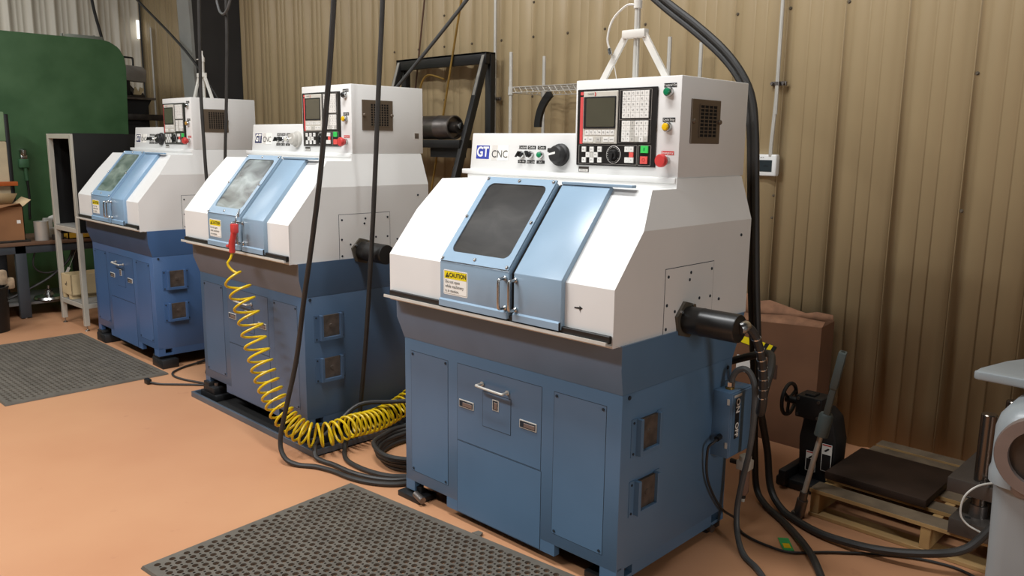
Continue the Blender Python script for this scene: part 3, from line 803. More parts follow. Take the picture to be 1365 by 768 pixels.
cord('switch_conduit', 'grey conduit arching from the switch box down to the floor', 'cable',
     [(1.268, .692, .69), (1.272, .693, .715), (1.290, .695, .742), (1.322, .70, .752), (1.348, .705, .725), (1.362, .71, .67), (1.366, .71, .55), (1.352, .715, .40), (1.325, .72, .25), (1.315, .715, .13), (1.345, .68, .04), (1.42, .60, .014), (1.52, .53, .014), (1.7, .35, .014)], .0125, m=CABLEG)
cord('floor_cord', 'thin black lead from the switch box snaking past the pallet', 'cable',
     [(1.262, .607, .46), (1.262, .585, .455), (1.245, .57, .42), (1.236, .60, .28), (1.236, .72, .12), (1.237, .86, .02), (1.29, .80, .008), (1.36, .765, .008), (1.45, .755, .008), (1.54, .775, .008), (1.66, .90, .008), (1.86, 1.06, .008), (2.02, 1.12, .008), (2.13, 1.10, .008), (2.3, 1.02, .008)], .0055)
def tagx(q):
    q.use(TAGG)
q = MB(TAGG); q.M = Matrix.Translation((1.485, .832, .0)) @ Matrix.Rotation(math.radians(-52), 4, 'Z')
q.use(TAGG).box(-.055, .055, -.022, .022, .002, .004); q.use(YELLOW).box(-.005, .035, -.014, .014, .002, .0046)
tag(q.build('cable_tag'), 'small green and yellow tag lying on the thin floor lead', 'tag')

# loose cord with plugs beside the farthest lathe
def plug(q):
    q.use(BLACK).box(-2.645, -2.585, -.168, -.138, .002, .036, .004)
    q.use(BLACK).cyl((-2.85, .30, .014), (-2.86, .375, .02), .011, n=10); q.use(CHROME).cyl((-2.86, .375, .02), (-2.865, .405, .024), .006, n=8)
cord('extension_cord', 'black extension cord with plug on the floor left of the middle lathe', 'cord',
     [(-2.60, -.152, .016), (-2.53, -.11, .008), (-2.465, -.052, .008), (-2.38, .03, .008), (-2.31, .10, .008), (-2.35, .11, .008), (-2.44, .08, .008), (-2.54, .05, .008), (-2.65, .04, .008), (-2.74, .07, .008), (-2.80, .14, .008), (-2.84, .22, .009), (-2.85, .30, .014)], .0075, extra=plug)
cord('coolant_hose', 'black hose bend on the floor behind the middle lathe left foot', 'hose',
     [(-2.30, .22, .018), (-2.42, .21, .018), (-2.56, .24, .018), (-2.65, .32, .018), (-2.64, .42, .018), (-2.5, .50, .018), (-2.35, .53, .018)], .016)
# black hose coil between two lathes
random.seed(3)
pts = []
for k in range(5):
    for j in range(14):
        a = 2 * PI * j / 14 + .4
        rr = .225 + .009 * k + .016 * random.random()
        z = .016 + .0165 * k + .006 * random.random()
        pts.append((-.315 + rr * .93 * math.cos(a), .37 + rr * 1.0 * math.sin(a), z))
pts += [(-.13, .45, .10), (-.17, .60, .15), (-.33, .66, .19), (-.52, .60, .205), (-.67, .42, .205), (-.76, .27, .20), (-.775, .13, .115), (-.735, -.02, .060), (-.695, -.056, .056), (-.655, -.078, .024), (-.60, -.072, .0140), (-.52, -.058, .0135), (-.38, -.05, .0135), (-.25, -.015, .0135), (-.16, .04, .0135), (-.112, .115, .0135)]
cord('rubber_hose', 'coiled black rubber hose on the floor between the two nearer lathes', 'hose', pts, .0125, sub=5)
cord('drain_hose', 'black hose sagging along the right flank of the middle lathe', 'hose',
     [(-.30, .80, .92), (-.42, .78, .80), (-.60, .74, .55), (-.66, .72, .35), (-.62, .68, .16), (-.54, .60, .12), (-.42, .52, .11)], .011)

# yellow coiled air hose
axis = [(-1.292, -.185, .985), (-1.255, -.185, .93), (-1.215, -.175, .86), (-1.13, -.165, .685), (-1.05, -.160, .495), (-.955, -.155, .335), (-.845, -.135, .20), (-.73, -.075, .125), (-.672, .03, .118), (-.67, .15, .128), (-.70, .32, .110), (-.745, .50, .115), (-.765, .66, .16), (-.77, .82, .25), (-.76, .95, .33)]
A = [Vector(p) for p in axis]
def cr(P, t):
    m = len(P); i = min(int(t), m - 2); f = t - i
    g = lambda k: P[min(max(k, 0), m - 1)]
    p0, p1, p2, p3 = g(i - 1), g(i), g(i + 1), g(i + 2)
    return 0.5 * ((2 * p1) + (p2 - p0) * f + (2 * p0 - 5 * p1 + 4 * p2 - p3) * f * f + (3 * p1 - p0 - 3 * p2 + p3) * f ** 3)
turns = [0, .3, 1.2, 3.9, 6.9, 10.2, 14, 18.5, 21, 24, 29, 34, 38, 41, 44]
N = 44 * 16; hp = []
u = None
for k in range(N + 1):
    tu = 44 * k / N
    i = max(j for j in range(len(turns) - 1) if turns[j] <= tu + 1e-9); t = i + (tu - turns[i]) / (turns[i + 1] - turns[i])
    c = cr(A, t); d = (cr(A, min(t + .02, len(A) - 1)) - cr(A, max(t - .02, 0))).normalized()
    u = d.orthogonal().normalized() if u is None else (u - d * u.dot(d)).normalized()
    v = d.cross(u); a = 2 * PI * tu
    R = .060 * min(1, .15 + tu / .9)
    hp.append(c + (u * math.cos(a) + v * math.sin(a)) * R)
hp = [Vector((-1.292, -.163, 1.035)), Vector((-1.292, -.175, 1.005))] + hp
for p in hp: p.z = max(p.z, .009)
q = MB(YHOSE); q.tube(hp, .0068, n=7, smooth=False)
tag(q.build('coiled_air_hose'), 'yellow coiled air hose drooping from the middle lathe onto the floor', 'hose')
# red air gun hooked on the door pull
t = thing('air_gun', 'red air gun hooked over the door pull of the middle lathe', 'air gun', (-1.292, -.163, 1.03))
q = MB(RED); q.tube([(0, 0, .008), (.006, -.002, .05), (.022, 0, .10), (.032, .004, .135)], .0165, n=12); q.box(.012, .052, -.014, .018, .115, .165, .006); q.build('gun_body', t)
q = MB(RED); q.tube([(-.045, -.006, .038), (-.022, -.004, .040), (-.006, -.004, .075)], .0085, n=8); q.build('trigger', t)
q = MB(CHROME); q.tube([(.036, .008, .16), (.040, .012, .20), (.034, .034, .235), (.020, .042, .232), (.010, .040, .20)], .004, n=8); q.build('hook', t)
q = MB(BRASS); q.cyl((0, 0, -.004), (0, 0, .014), .009, n=8); q.build('hose_fitting', t)

# ------------------------------------------------------------------ things on the back wall
def conduit(x, z0, pts=None, r=.0115, straps=(), label='', y=2.168):
    t = thing('wall_conduit', label, 'conduit', (x, y, z0), 0, 'metal conduits on the tan wall')
    q = MB(GALV); q.tube(pts or [(0, 0, 0), (0, 0, 3.0)], r, n=12, sub=6); q.build('pipe', t)
    for z in straps:
        q = MB(STEEL); q.box(-.045, .045, .012, .030, z - .012, z + .012, .002, 1); q.lathe([(r + .004, -.009), (r + .004, .009)], (0, 0, z), Z_, 14)
        for s in (-.034, .034): q.cyl((s, .012, z), (s, -.006, z), .008, n=6)
        q.build('pipe_strap', t)
    return t
conduit(-1.640, .02, straps=(1.95, .9), label='vertical metal conduit left of the wire rack')
conduit(.636, 1.585, [(-.012, 0, 0), (-.012, 0, .06), (-.006, .0, .20), (0, 0, .33), (0, 0, .36), (0, 0, 2.0)], straps=(.405,), label='vertical metal conduit running down to the white thermostat', y=2.165)
conduit(-7.84, .02, straps=(1.4,), label='vertical metal conduit near the far corner by the pale wall', y=2.168, r=.014)
t = thing('thermostat', 'white wall thermostat with dark display right of the nearest lathe', 'thermostat', (.592, 2.20, 1.533))
q = MB(WHITE); q.box(-.072, .072, -.042, .0, -.062, .062, .008, 3); q.box(-.06, .06, -.002, .022, -.05, .05); q.build('housing', t)
q = MB(mat('lcd_dark', '2B3336', .2)); q.box(-.045, .048, -.0445, -.040, -.036, .030, .001, 1); q.use(mat('lcd_segment', '161B1D', .3)).box(.0, .010, -.0452, -.044, -.006, .0); q.box(.015, .025, -.0452, -.044, -.006, .0); q.use(KEYLN).box(-.026, -.016, -.0428, -.0415, .042, .046); q.box(-.012, -.004, -.0428, -.0415, .042, .046); q.build('display', t)

# black steel stand with a heavy roll
t = thing('roll_stand', 'black steel A-frame stand against the wall holding a metal roll', 'stand', (-2.1, 2.0, 0))
xL, xR = -.52, .485
SB = mat('stand_black', '1B1A19', .45, .2, var=.2)
for x in (xL, xR):
    q = MB(SB); q.box(x - .03, x + .03, .07, .12, 0, 2.30, .003); q.build('rear_post', t)
    q = MB(SB)
    # front leg leans forward: top at rear post, foot out in front
    p0, p1 = Vector((x, .06, 2.285)), Vector((x, -.72, .02))
    q.prism([(p0.y - .035, p0.z), (p0.y + .02, p0.z), (p1.y + .03, p1.z - .02), (p1.y - .03, p1.z - .02)], 'yz', x - .022, x + .022, .003)
    q.use(mat('bare_bar', '9A958C', .45, .5, var=.3)).prism([(p0.y - .038, p0.z), (p0.y - .034, p0.z), (p0.y - .034 - .10, p0.z - .30), (p0.y - .038 - .10, p0.z - .30)], 'yz', x - .014, x + .014)
    q.use(CHROME).cyl((x, -.125, 1.70), (x, -.155, 1.70), .014, n=8)
    q.build('front_leg', t)
q = MB(SB); q.box(xL - .03, xR + .03, .02, .06, 2.215, 2.30, .003); q.box(xL - .03, xR + .03, .02, .12, 2.285, 2.30, .002, 1); q.build('top_beam', t)
q = MB(SB); q.box(xL, xR, -.215, -.09, 1.60, 1.66, .003); q.box(xL + .30, xL + .34, -.165, -.095, 1.54, 1.6); q.box(xL + .62, xL + .95, -.165, -.095, 1.53, 1.6); q.build('cross_channel', t)
q = MB(SB); q.cyl((xL + .12, -.13, 1.60), (xL + .47, -.33, 1.0), .022, n=8); q.build('diagonal_brace', t)
q = MB(SB); q.box(xL, xR, .08, .11, .55, .61, .003); q.build('rear_rail', t)
q = MB(STEEL, DARKHOLE); q.M = Matrix.Translation((-2.1, 1.842, 1.7505))
q.lathe([(.001, -.42), (.05, -.42), (.085, -.42), (.088, -.415), (.088, .20), (.090, .205), (.090, .225), (.088, .23), (.088, .375), (.080, .378), (.076, .345), (.05, .345), (.001, .345)], (0, 0, 0), X_, 32)
q.use(DSTEEL).cyl((.345, 0, 0), (.42, 0, 0), .042, n=20); q.use(CHROME).cyl((.42, 0, .01), (.445, 0, .01), .025, n=12)
tag(q.build('metal_roll'), 'long dull metal roll resting across the black stand', 'roll')

# chrome wire rack behind the nearest lathe
t = thing('wire_rack', 'chrome wire shelving rack standing behind the nearest lathe', 'shelf', (-.45, 1.93, 0))
hw, hd = .625, .165
for i, (sx, sy) in enumerate(((-1, -1), (1, -1), (-1, 1), (1, 1))):
    q = MB(GALV); q.cyl((sx * hw, sy * hd, 0), (sx * hw, sy * hd, 2.24), .0125, n=12)
    for zz in range(40, 220, 5): q.lathe([(.0128, -.002), (.0134, 0), (.0128, .002)], (sx * hw, sy * hd, zz / 100), Z_, 10)
    q.build('post', t)
for zs in (2.01, 1.25, .55):
    q = MB(GALV)
    for sx in (-1, 1):
        for sy in (-1, 1): q.lathe([(.019, -.04), (.017, .015)], (sx * hw, sy * hd, zs - .01), Z_, 14)
    for sy in (-1, 1):
        for dz in (0, -.035): q.cyl((-hw, sy * hd, zs + dz), (hw, sy * hd, zs + dz), .0032, n=6)
        zig = [(-hw + i * .026, sy * hd, zs - (0.0 if i % 2 else .034)) for i in range(int(2 * hw / .026) + 1)]
        q.tube(zig, .0026, n=5, smooth=False)
    for sx in (-1, 1):
        for dz in (0, -.035): q.cyl((sx * hw, -hd, zs + dz), (sx * hw, hd, zs + dz), .0032, n=6)
        zig = [(sx * hw, -hd + i * .026, zs - (0.0 if i % 2 else .034)) for i in range(int(2 * hd / .026) + 1)]
        q.tube(zig, .0026, n=5, smooth=False)
    for i in range(49):
        x = -hw + .012 + i * (2 * hw - .024) / 48; q.cyl((x, -hd, zs), (x, hd, zs), .0019, n=5)
    for y in (-.055, .055): q.cyl((-hw, y, zs - .004), (hw, y, zs - .004), .003, n=6)
    q.build('wire_shelf', t)
# curved black strip hung on the rack
q = MB(BLACK); arc = []
cx, cz, R0, R1 = -.675, 1.750, .298, .246
n = 18
out = [(cx - R0 * math.cos(PI / 3.3 * i / n), cz + R0 * math.sin(PI / 3.3 * i / n)) for i in range(n + 1)]
inn = [(cx - R1 * math.cos(PI / 3.3 * i / n), cz + R1 * math.sin(PI / 3.3 * i / n)) for i in range(n, -1, -1)]
k = n
vs = []
for i in range(n + 1):
    a_ = PI / 3.3 * i / n
    vs.append([(cx - R * math.cos(a_), y, cz + R * math.sin(a_)) for R, y in ((R0, 1.890), (R1, 1.890), (R1, 1.912), (R0, 1.912))])
rings = [[q._v(p) for p in r] for r in vs]; q.loft(rings)
tag(q.build('hanging_belt'), 'curved black rubber strip drooping from the chrome wire rack', 'strip')

# brass rods behind the middle lathe
q = MB(BRASS); q.cyl((-1.75, 2.03, 3.15), (-2.45, 1.96, .02), .0085, n=10)
tag(q.build('brass_rod'), 'long straight brass rod leaning in front of the roll stand', 'rod', 'rods leaning behind the middle lathe')
q = MB(BRASS); q.tube([(-2.47, 1.93, .01), (-2.43, 1.97, 1.2), (-2.36, 2.0, 1.9), (-2.31, 2.0, 2.08), (-2.26, 2.0, 2.145), (-2.20, 2.0, 2.16), (-2.12, 2.0, 2.145), (-2.03, 2.0, 2.12)], .008, n=10)
tag(q.build('brass_rod'), 'brass rod with a hooked top behind the middle lathe roof', 'rod', 'rods leaning behind the middle lathe')
q = MB(mat('brown_rod', '5A4030', .5, .3)); q.cyl((-2.42, 2.165, 2.98), (-2.95, 2.165, .02), .007, n=10)
tag(q.build('brass_rod'), 'thin dark brown rod leaning on the wall left of the brass rods', 'rod', 'rods leaning behind the middle lathe')

# ------------------------------------------------------------------ right-hand corner
# old cardboard carton against the wall
t = thing('carton', 'tall worn brown carton against the wall behind the nearest lathe motor', 'box', (.83, 1.92, 0))
q = MB(CARDD)
q.mesh([(-.30, 0, 0), (.272, 0, 0), (.272, .16, 0), (-.30, .16, 0), (-.30, .03, .655), (.262, .03, .690), (.266, .18, .705), (-.30, .18, .675)],
       [(0, 1, 5, 4), (1, 2, 6, 5), (2, 3, 7, 6), (3, 0, 4, 7), (0, 3, 2, 1)])
q.build('carton_body', t)
q = MB(mat('torn_cardboard', '8A6248', .85, var=.2, scale=14)); q.mesh([(-.295, .17, .67), (.26, .18, .70), (.25, .19, .735), (.16, .19, .738), (.10, .187, .722), (-.02, .19, .745), (-.12, .19, .765), (-.18, .19, .752), (-.20, .19, .778), (-.25, .19, .79), (-.29, .185, .775)], [tuple(range(11))])
q.mesh([(-.30, .03, .655), (.262, .03, .690), (.255, .085, .712), (.05, .095, .716), (-.1, .085, .70), (-.29, .075, .69)], [tuple(range(6))])
o = q.build('torn_flap', t, recalc=False); sol = o.modifiers.new('card', 'SOLIDIFY'); sol.thickness = .005
q = MB(CAUT)
ty = lambda z: .043 * z - .0025
tz = lambda x: .535 - .16 * (x + .225)
edges = [-.225, -.195, -.175, -.112, -.095, -.068, -.045, -.022, .0]
for k_, (x0, x1) in enumerate(zip(edges, edges[1:])):
    q.use(INK if k_ in (0, 3, 5, 7) else CAUT)
    sh = .022 if k_ < 3 else -.022
    q.mesh([(x0, ty(tz(x0)), tz(x0)), (x1, ty(tz(x1)), tz(x1)), (x1 - sh, ty(tz(x1) + .042), tz(x1) + .042), (x0 - sh, ty(tz(x0) + .042), tz(x0) + .042)] if k_ != 2 else [(x0, ty(tz(x0)), tz(x0)), (x1, ty(tz(x1)), tz(x1)), (x1 + .022, ty(tz(x1) + .042), tz(x1) + .042), (x0 - sh, ty(tz(x0) + .042), tz(x0) + .042)], [(0, 1, 2, 3)])
o = q.build('caution_tape', t, recalc=False)
q = MB(PAPERG); q.mesh([(-.215, ty(.36), .36), (-.095, ty(.36), .36), (-.095, ty(.455), .455), (-.215, ty(.455), .455)], [(0, 1, 2, 3)]); q.build('shipping_label', t, recalc=False)
q = MB(mat('brown_ink', '3B2418', .8)); q.mesh([(-.02, ty(.36), .36), (.035, ty(.36), .36), (.035, ty(.44), .44), (-.02, ty(.44), .44)], [(0, 1, 2, 3)]); q.build('printed_mark', t, recalc=False)

# black toggle press on the floor
t = thing('toggle_press', 'small black cast-iron press with handwheel standing before the worn carton', 'press', (1.29, 1.50, 0))
q = MB(BLKIRON); q.box(-.13, .115, -.12, .16, 0, .05, .012); q.box(-.10, -.06, -.16, .1, .02, .10, .01); q.build('press_base', t)
q = MB(BLKIRON); q.prism([(-.055, .04), (.115, .04), (.12, .25), (.095, .36), (.05, .40), (-.045, .40), (-.06, .25)], 'xz', -.035, .10, .012); q.build('press_body', t)
q = MB(BLKIRON); q.box(-.075, .055, -.08, .04, .355, .465, .008); q.box(-.04, .01, -.06, 0, .46, .475, .004)
for x in (-.06, .04):
    for z in (.372, .45): q.use(STEEL).cyl((x, -.079, z), (x, -.087, z), .008, n=10)
q.build('gear_case', t)
q = MB(BLKIRON)
rim = [(-.135, -.02 + .078 * math.cos(2 * PI * i / 24), .415 + .078 * math.sin(2 * PI * i / 24)) for i in range(24)]
q.tube(rim, .0095, n=8, closed=True, smooth=False)
for i in range(3):
    a_ = 2 * PI * i / 3 + .4; q.cyl((-.135, -.02, .415), (-.135, -.02 + .075 * math.cos(a_), .415 + .075 * math.sin(a_)), .008, n=8)
q.cyl((-.15, -.02, .415), (-.07, -.02, .415), .018, n=14); q.build('handwheel', t)
q = MB(PAPERG)
for x0, x1, z0, z1, s in ((-.015, .035, .09, .19, 'ka'), (.06, .108, .11, .245, 'kb')):
    q.use(PAPER).box(x0, x1, -.0495, -.046, z0, z1); q.use(INK).box(x0 + .003, x1 - .003, -.0500, -.046, z0 + .003, z0 + (z1 - z0) * .62)
    q.use(RED).box(x0 + .003, x1 - .003, -.0500, -.046, z1 - .008, z1 - .002)
    q.use(INK).mesh([(x0 + .01, -.0502, z1 - .035), (x0 + .03, -.0502, z1 - .018), (x0 + .038, -.0502, z1 - .022), (x0 + .02, -.0502, z1 - .038)], [(0, 1, 2, 3)])
q.build('warning_labels', t)
# lever bar leaning in front of it
t = thing('lever_bar', 'grey and chrome lever bar leaning beside the black press by the pallet', 'lever', (1.405, 1.085, 0))
foot, a1, a2, top = Vector((0, .03, .0)), Vector((.018, .03, .115)), Vector((.070, .045, .42)), Vector((.126, .06, .785))
q = MB(GALV); q.cyl(a1, a2, .0115, n=14); q.build('rod', t)
q = MB(STEEL); q.cyl(foot + Vector((.003, 0, .02)), a1 + Vector((-.003, 0, -.025)), .024, n=14); q.cyl(a1 + Vector((-.003, 0, -.025)), a1 + Vector((.001, 0, .012)), .018, n=12); q.box(-.026, .022, .008, .052, 0.0, .03, .004); q.build('knuckle', t)
q = MB(LEVERG); d = (top - a2).normalized()
q.M = Matrix.Translation(a2) @ d.to_track_quat('Z', 'Y').to_matrix().to_4x4()
ln = (top - a2).length
q.lathe([(.026, -.02), (.030, -.02), (.030, .075), (.024, .085)], (0, 0, 0), Z_, 16); q.box(-.022, .022, -.013, .013, .07, ln, .004); q.box(-.026, .026, -.016, .016, ln * .55, ln, .005)
q.build('grip_bar', t)

# pallet with steel plate and die set
t = thing('pallet', 'low weathered wooden pallet on the floor by the tan wall', 'pallet', (1.43, 1.17, 0))
PW, PD = .96, .86
for x in (.0, .465, PW - .04):
    q = MB(WOODP); q.box(x, x + .04, .004, PD - .004, .018, .112, .002, 1); q.build('stringer', t)
for y0, y1 in ((0, .10), (.17, .26), (.33, .42), (.49, .58), (.66, .75), (.78, PD)):
    q = MB(WOODG, WOODP); q.use(WOODG).box(-.006, PW, y0, y1, .1125, .131, .0025, 1); q.use(WOODP).box(-.0055, PW - .001, y0 - .0012, y0 + .002, .114, .1295)
    q.build('deck_board', t)
for y0, y1 in ((0, .10), (.38, .48), (PD - .1, PD)):
    q = MB(WOODG, WOODP); q.use(WOODP).box(-.004, PW, y0, y1, .0, .018, .002, 1); q.build('bottom_board', t)
q = MB(PLATE); q.box(1.428, 1.866, 1.315, 1.745, .1325, .168, .003); tag(q.build('steel_plate'), 'dark rusty steel plate lying flat on the pallet', 'plate')
t = thing('die_set', 'steel die set with two guide posts on the right end of the pallet', 'die set', (1.98, 1.13, .1315))
DS = mat('die_steel', '5B5550', .4, .6, var=.12)
q = MB(DS); q.box(.02, .50, .02, .36, 0, .065, .003); q.use(DARKHOLE).lathe([(.012, .066), (.011, .0665), (.001, .0665)], (.075, .07, 0), Z_, 12); q.lathe([(.012, .066), (.011, .0665), (.001, .0665)], (.075, .15, 0), Z_, 12); q.build('lower_shoe', t)
q = MB(DS); q.box(-.01, .50, .06, .60, .155, .215, .003); q.use(STEEL).cyl((.12, .08, .215), (.12, .08, .222), .02, n=14); q.build('upper_shoe', t)
for x, y, z in ((.098, .115, .425), (.085, .56, .375)):
    q = MB(mat('ground_post', '6A625B', .22, .9, var=.1)); q.lathe([(.029, 0), (.029, z - .004), (.026, z), (.001, z)], (x, y, .0655), Z_, 24); q.use(STEEL).lathe([(.033, .0), (.033, .05), (.029, .052)], (x, y, .0655), Z_, 20); q.build('guide_post', t)
q = MB(mat('bright_block', '9B9793', .3, .5)); q.M = Matrix.Translation((.20, .40, .36)) @ Matrix.Rotation(math.radians(38), 4, 'Y')
q.box(-.06, .09, -.05, .06, -.04, .075, .003); q.build('angled_block', t)
q = MB(DS); q.box(.14, .5, .30, .56, .215, .30, .004); q.build('punch_pad', t)
q = MB(CHROME); q.cyl((.02, .22, .10), (.22, .22, .10), .014, n=12); q.build('cross_pin', t)
q = MB(LIPW); q.tube([(.16, .10, .23), (.11, .02, .225), (.075, -.015, .18), (.07, -.02, .11), (.095, -.01, .07), (.14, .0, .05)], .004, n=6); q.build('sling_wire', t)

# grey cast machine at the frame's right edge
t = thing('pedestal_machine', 'grey cast-iron machine column with round copper ring at the right', 'machine', (2.446, .60, 0))
q = MB(GREYC)
def rr(cx, cy, hx, hy, r, z): return [Vector((x, y, z)) for x, y in rrect(cx - hx, cx + hx, cy - hy, cy + hy, r, 5)]
secs = [(.160, .14, .05, .0), (.164, .145, .055, .40), (.169, .16, .06, .645), (.180, .19, .07, .65), (.182, .19, .07, .685), (.178, .185, .07, .70), (.178, .185, .07, .82), (.170, .178, .07, .855), (.150, .16, .06, .885), (.11, .12, .05, .90)]
rings = [[q._v(p) for p in rr(0, 0, hx, hy, r, z)] for hx, hy, r, z in secs]; q.loft(rings); q.build('column_casting', t, ang=50)
q = MB(GREYC); q.box(-.20, .22, -.20, .20, 0, .03, .008); q.build('foot_plate', t)
q = MB(COPPER, DARKHOLE); q.lathe([(.084, 0), (.084, .03), (.118, .03), (.122, .022), (.122, 0)], (-.035, -.187, .770), (0, -1, 0), 40); q.use(DSTEEL).lathe([(.086, .0), (.086, .012), (.001, .016)], (-.035, -.187, .770), (0, -1, 0), 32); q.build('wheel_ring', t)['label'] = 'worn copper-coloured ring'
q = MB(COPPER); q.lathe([(.03, 0), (.03, .018), (.024, .024), (.001, .025)], (-.075, -.182, .665), (0, -1, 0), 18); q.build('boss', t)
q = MB(GREYC)
tray = [(-.281, -.01), (-.265, .03), (-.24, .20), (-.20, .29), (-.03, .33), (.30, .33), (.30, -.02), (.1, -.02), (-.266, -.022)]
q.prism(tray, 'xy', .918, .946, .007); q.build('top_tray', t)
q = MB(DSTEEL); q.cyl((.05, .10, .895), (.05, .10, .92), .04, n=16); q.cyl((-.03, .06, .895), (-.03, .06, .92), .014, n=12); q.build('tray_post', t)

# ------------------------------------------------------------------ far left
# green machine
t = thing('green_machine', 'big dark-green steel machine housing filling the left background', 'machine', (-6.70, 0, 0))
q = MB(GREENM); poly = [(-2.6, 0), (1.36, 0), (1.375, 1.6), (1.40, 2.42)]
for i in range(1, 10):
    a_ = math.radians(90 * i / 9); poly.append((1.40 - .24 + .24 * math.cos(a_), 2.45 + .24 * math.sin(a_)))
poly += [(-2.6, 2.70)]
q.prism(poly, 'yz', -.35, 0, .012); q.build('side_plate', t, ang=30)
q = MB(mat('galvanised_box', '8E9085', .5, .3)); q.box(-.25, -.12, .86, 1.22, 2.69, 2.735, .003); q.cyl((-.2, .83, 2.69), (-.2, .83, 2.74), .015, n=10); q.box(-.22, -.2, 1.15, 1.17, 2.73, 2.75); q.build('top_bracket', t)
q = MB(mat('valve_green', '4C7A55', .45), CHROME); q.use(MATS['valve_green']).box(0, .06, .25, .34, 1.33, 1.42, .008); q.use(CHROME).lathe([(.03, 0), (.034, .02), (.034, .06), (.02, .075), (.001, .08)], (.03, .30, 1.45), Z_, 14); q.use(CHROME).box(.01, .05, .27, .33, 1.42, 1.46, .004)
q.use(MATS['valve_green']).cyl((.03, .305, 1.33), (.03, .315, 1.20), .018, n=10); q.use(CABLE).tube([(.03, .315, 1.20), (.03, .32, 1.05), (.03, .31, .9), (.02, .31, .80)], .012, n=8); q.build('valve_box', t)
# cream post and orange beam at the left edge
q = MB(CREAM, mat('post_green', '86A27C', .5)); q.use(CREAM).box(-6.35, -6.22, -.35, .045, 0, 1.60, .01); q.use(MATS['post_green']).box(-6.35, -6.22, -.35, .045, 1.60, 1.88, .01); q.use(BLACK).box(-6.34, -6.24, .045, .085, .2, 1.86, .006)
tag(q.build('upright_panel'), 'cream and pale-green upright panel at the far left edge', 'panel')
q = MB(ORANGE); q.box(-6.20, -6.14, -.8, .09, 1.175, 1.215, .003); q.box(-6.20, -6.14, -.80, -.76, 0, 1.175)
tag(q.build('orange_rail'), 'orange steel rail in front of the cream panel at far left', 'rail')
# work bench
t = thing('work_bench', 'steel-legged bench with brown top in front of the green machine', 'bench', (-5.75, 0, 0))
q = MB(TABLEW); q.box(-.38, .36, -1.3, .62, .672, .705, .003); q.build('bench_top', t)
for x, y in ((.30, -.13), (.30, .55), (-.36, -.13), (-.36, .55), (.30, -1.22), (-.36, -1.22)):
    q = MB(TABLEM); q.box(x - .005, x + .045, y - .045, y + .045, .008, .672, .003); q.use(CHROME).cyl((x + .02, y, 0), (x + .02, y, .01), .018, n=12); q.build('leg', t)
q = MB(TABLEM); q.box(.30, .345, -1.25, .58, .60, .672, .003); q.build('apron', t)
q = MB(mat('bench_shelf', '6F6E6C', .5, .3)); q.box(-.37, .30, -1.2, .58, .118, .14, .002, 1); q.build('lower_shelf', t)
# carton on the bench
t = thing('open_carton', 'open brown carton with raised flap on the work bench', 'box', (-5.55, -.32, .7255))
q = MB(CARD)
x0, x1, y0, y1, h = -.20, .13, -.25, .24, .30
for A4 in ([(x1, y0), (x1, y1)], [(x0, y0), (x0, y1)], [(x0, y0), (x1, y0)], [(x0, y1), (x1, y1)]):
    (ax, ay), (bx, by) = A4
    q.box(min(ax, bx) - .003, max(ax, bx) + .003, min(ay, by) - .003, max(ay, by) + .003, 0, h)
q.box(x0, x1, y0, y1, 0, .005); q.build('carton_body', t)
q = MB(CARDL); q.mesh([(x0, y0 + .02, h), (x0, y1, h), (x0 + .02, y1 + .05, h + .10), (x0 + .02, y0 + .06, h + .12)], [(0, 1, 2, 3)]); q.mesh([(x0, y1, h), (x1, y1, h), (x1 + .01, y1 + .07, h + .06), (x0 + .02, y1 + .08, h + .07)], [(0, 1, 2, 3)])
o = q.build('flap', t, recalc=False); o.modifiers.new('card', 'SOLIDIFY').thickness = .004
q = MB(CARD); q.mesh([(x1, y0, h), (x1, y1, h), (x1 + .05, y1 - .03, h + .03), (x1 + .06, y0 + .05, h - .06)], [(0, 1, 2, 3)]); o = q.build('flap', t, recalc=False); o.modifiers.new('card', 'SOLIDIFY').thickness = .004
q = MB(PAPER); q.box(.134, .1345, .185, .215, .15, .18); q.build('sticker', t)
q = MB(GALV); q.lathe([(.058, 0), (.06, .004), (.06, .17), (.062, .175), (.055, .175), (.054, .02), (.001, .02)], (-5.46, .07, .7055), Z_, 24); tag(q.build('metal_can'), 'round grey metal can beside the open carton on the bench', 'can')
q = MB(KEYG); q.box(-.03, .04, -.07, .09, 0, .10, .006); q.box(-.02, .03, -.03, .05, .1, .19, .01); q.cyl((0, .03, .17), (.0, .11, .20), .03, n=12); o = q.build('spray_head'); o.location = (-5.62, .16, .7055); tag(o, 'pale plastic part standing behind the metal can', 'part')
q = MB(DSTEEL)
q.box(-.03, .0, -.04, .03, 0, .05, .004); q.cyl((-.01, .045, .0), (-.01, .045, .06), .013, n=12); q.cyl((-.015, .0, .045), (-.015, .0, .09), .014, n=10); o = q.build('machine_fitting'); o.location = (-5.41, .185, .7055); tag(o, 'small dark machine fittings in front of the pale plastic part', 'fitting')
q = MB(DSTEEL); q.box(-5.76, -5.40, -.60, -.04, .7055, .725, .004); tag(q.build('metal_plate'), 'dark flat plate on the bench directly under the open carton', 'plate')
t = thing('yellow_bin', 'yellow plastic parts bin on the bench behind the grey shelf frame', 'bin', (-5.50, .47, .7055))
q = MB(YBIN); q.box(-.1, .11, -.20, .14, 0, .01); q.box(-.1, .11, -.20, -.19, 0, .12); q.box(-.1, .11, .13, .14, 0, .12); q.box(-.1, -.09, -.2, .14, 0, .12); q.box(.10, .11, -.2, .14, 0, .10); q.build('bin_body', t)
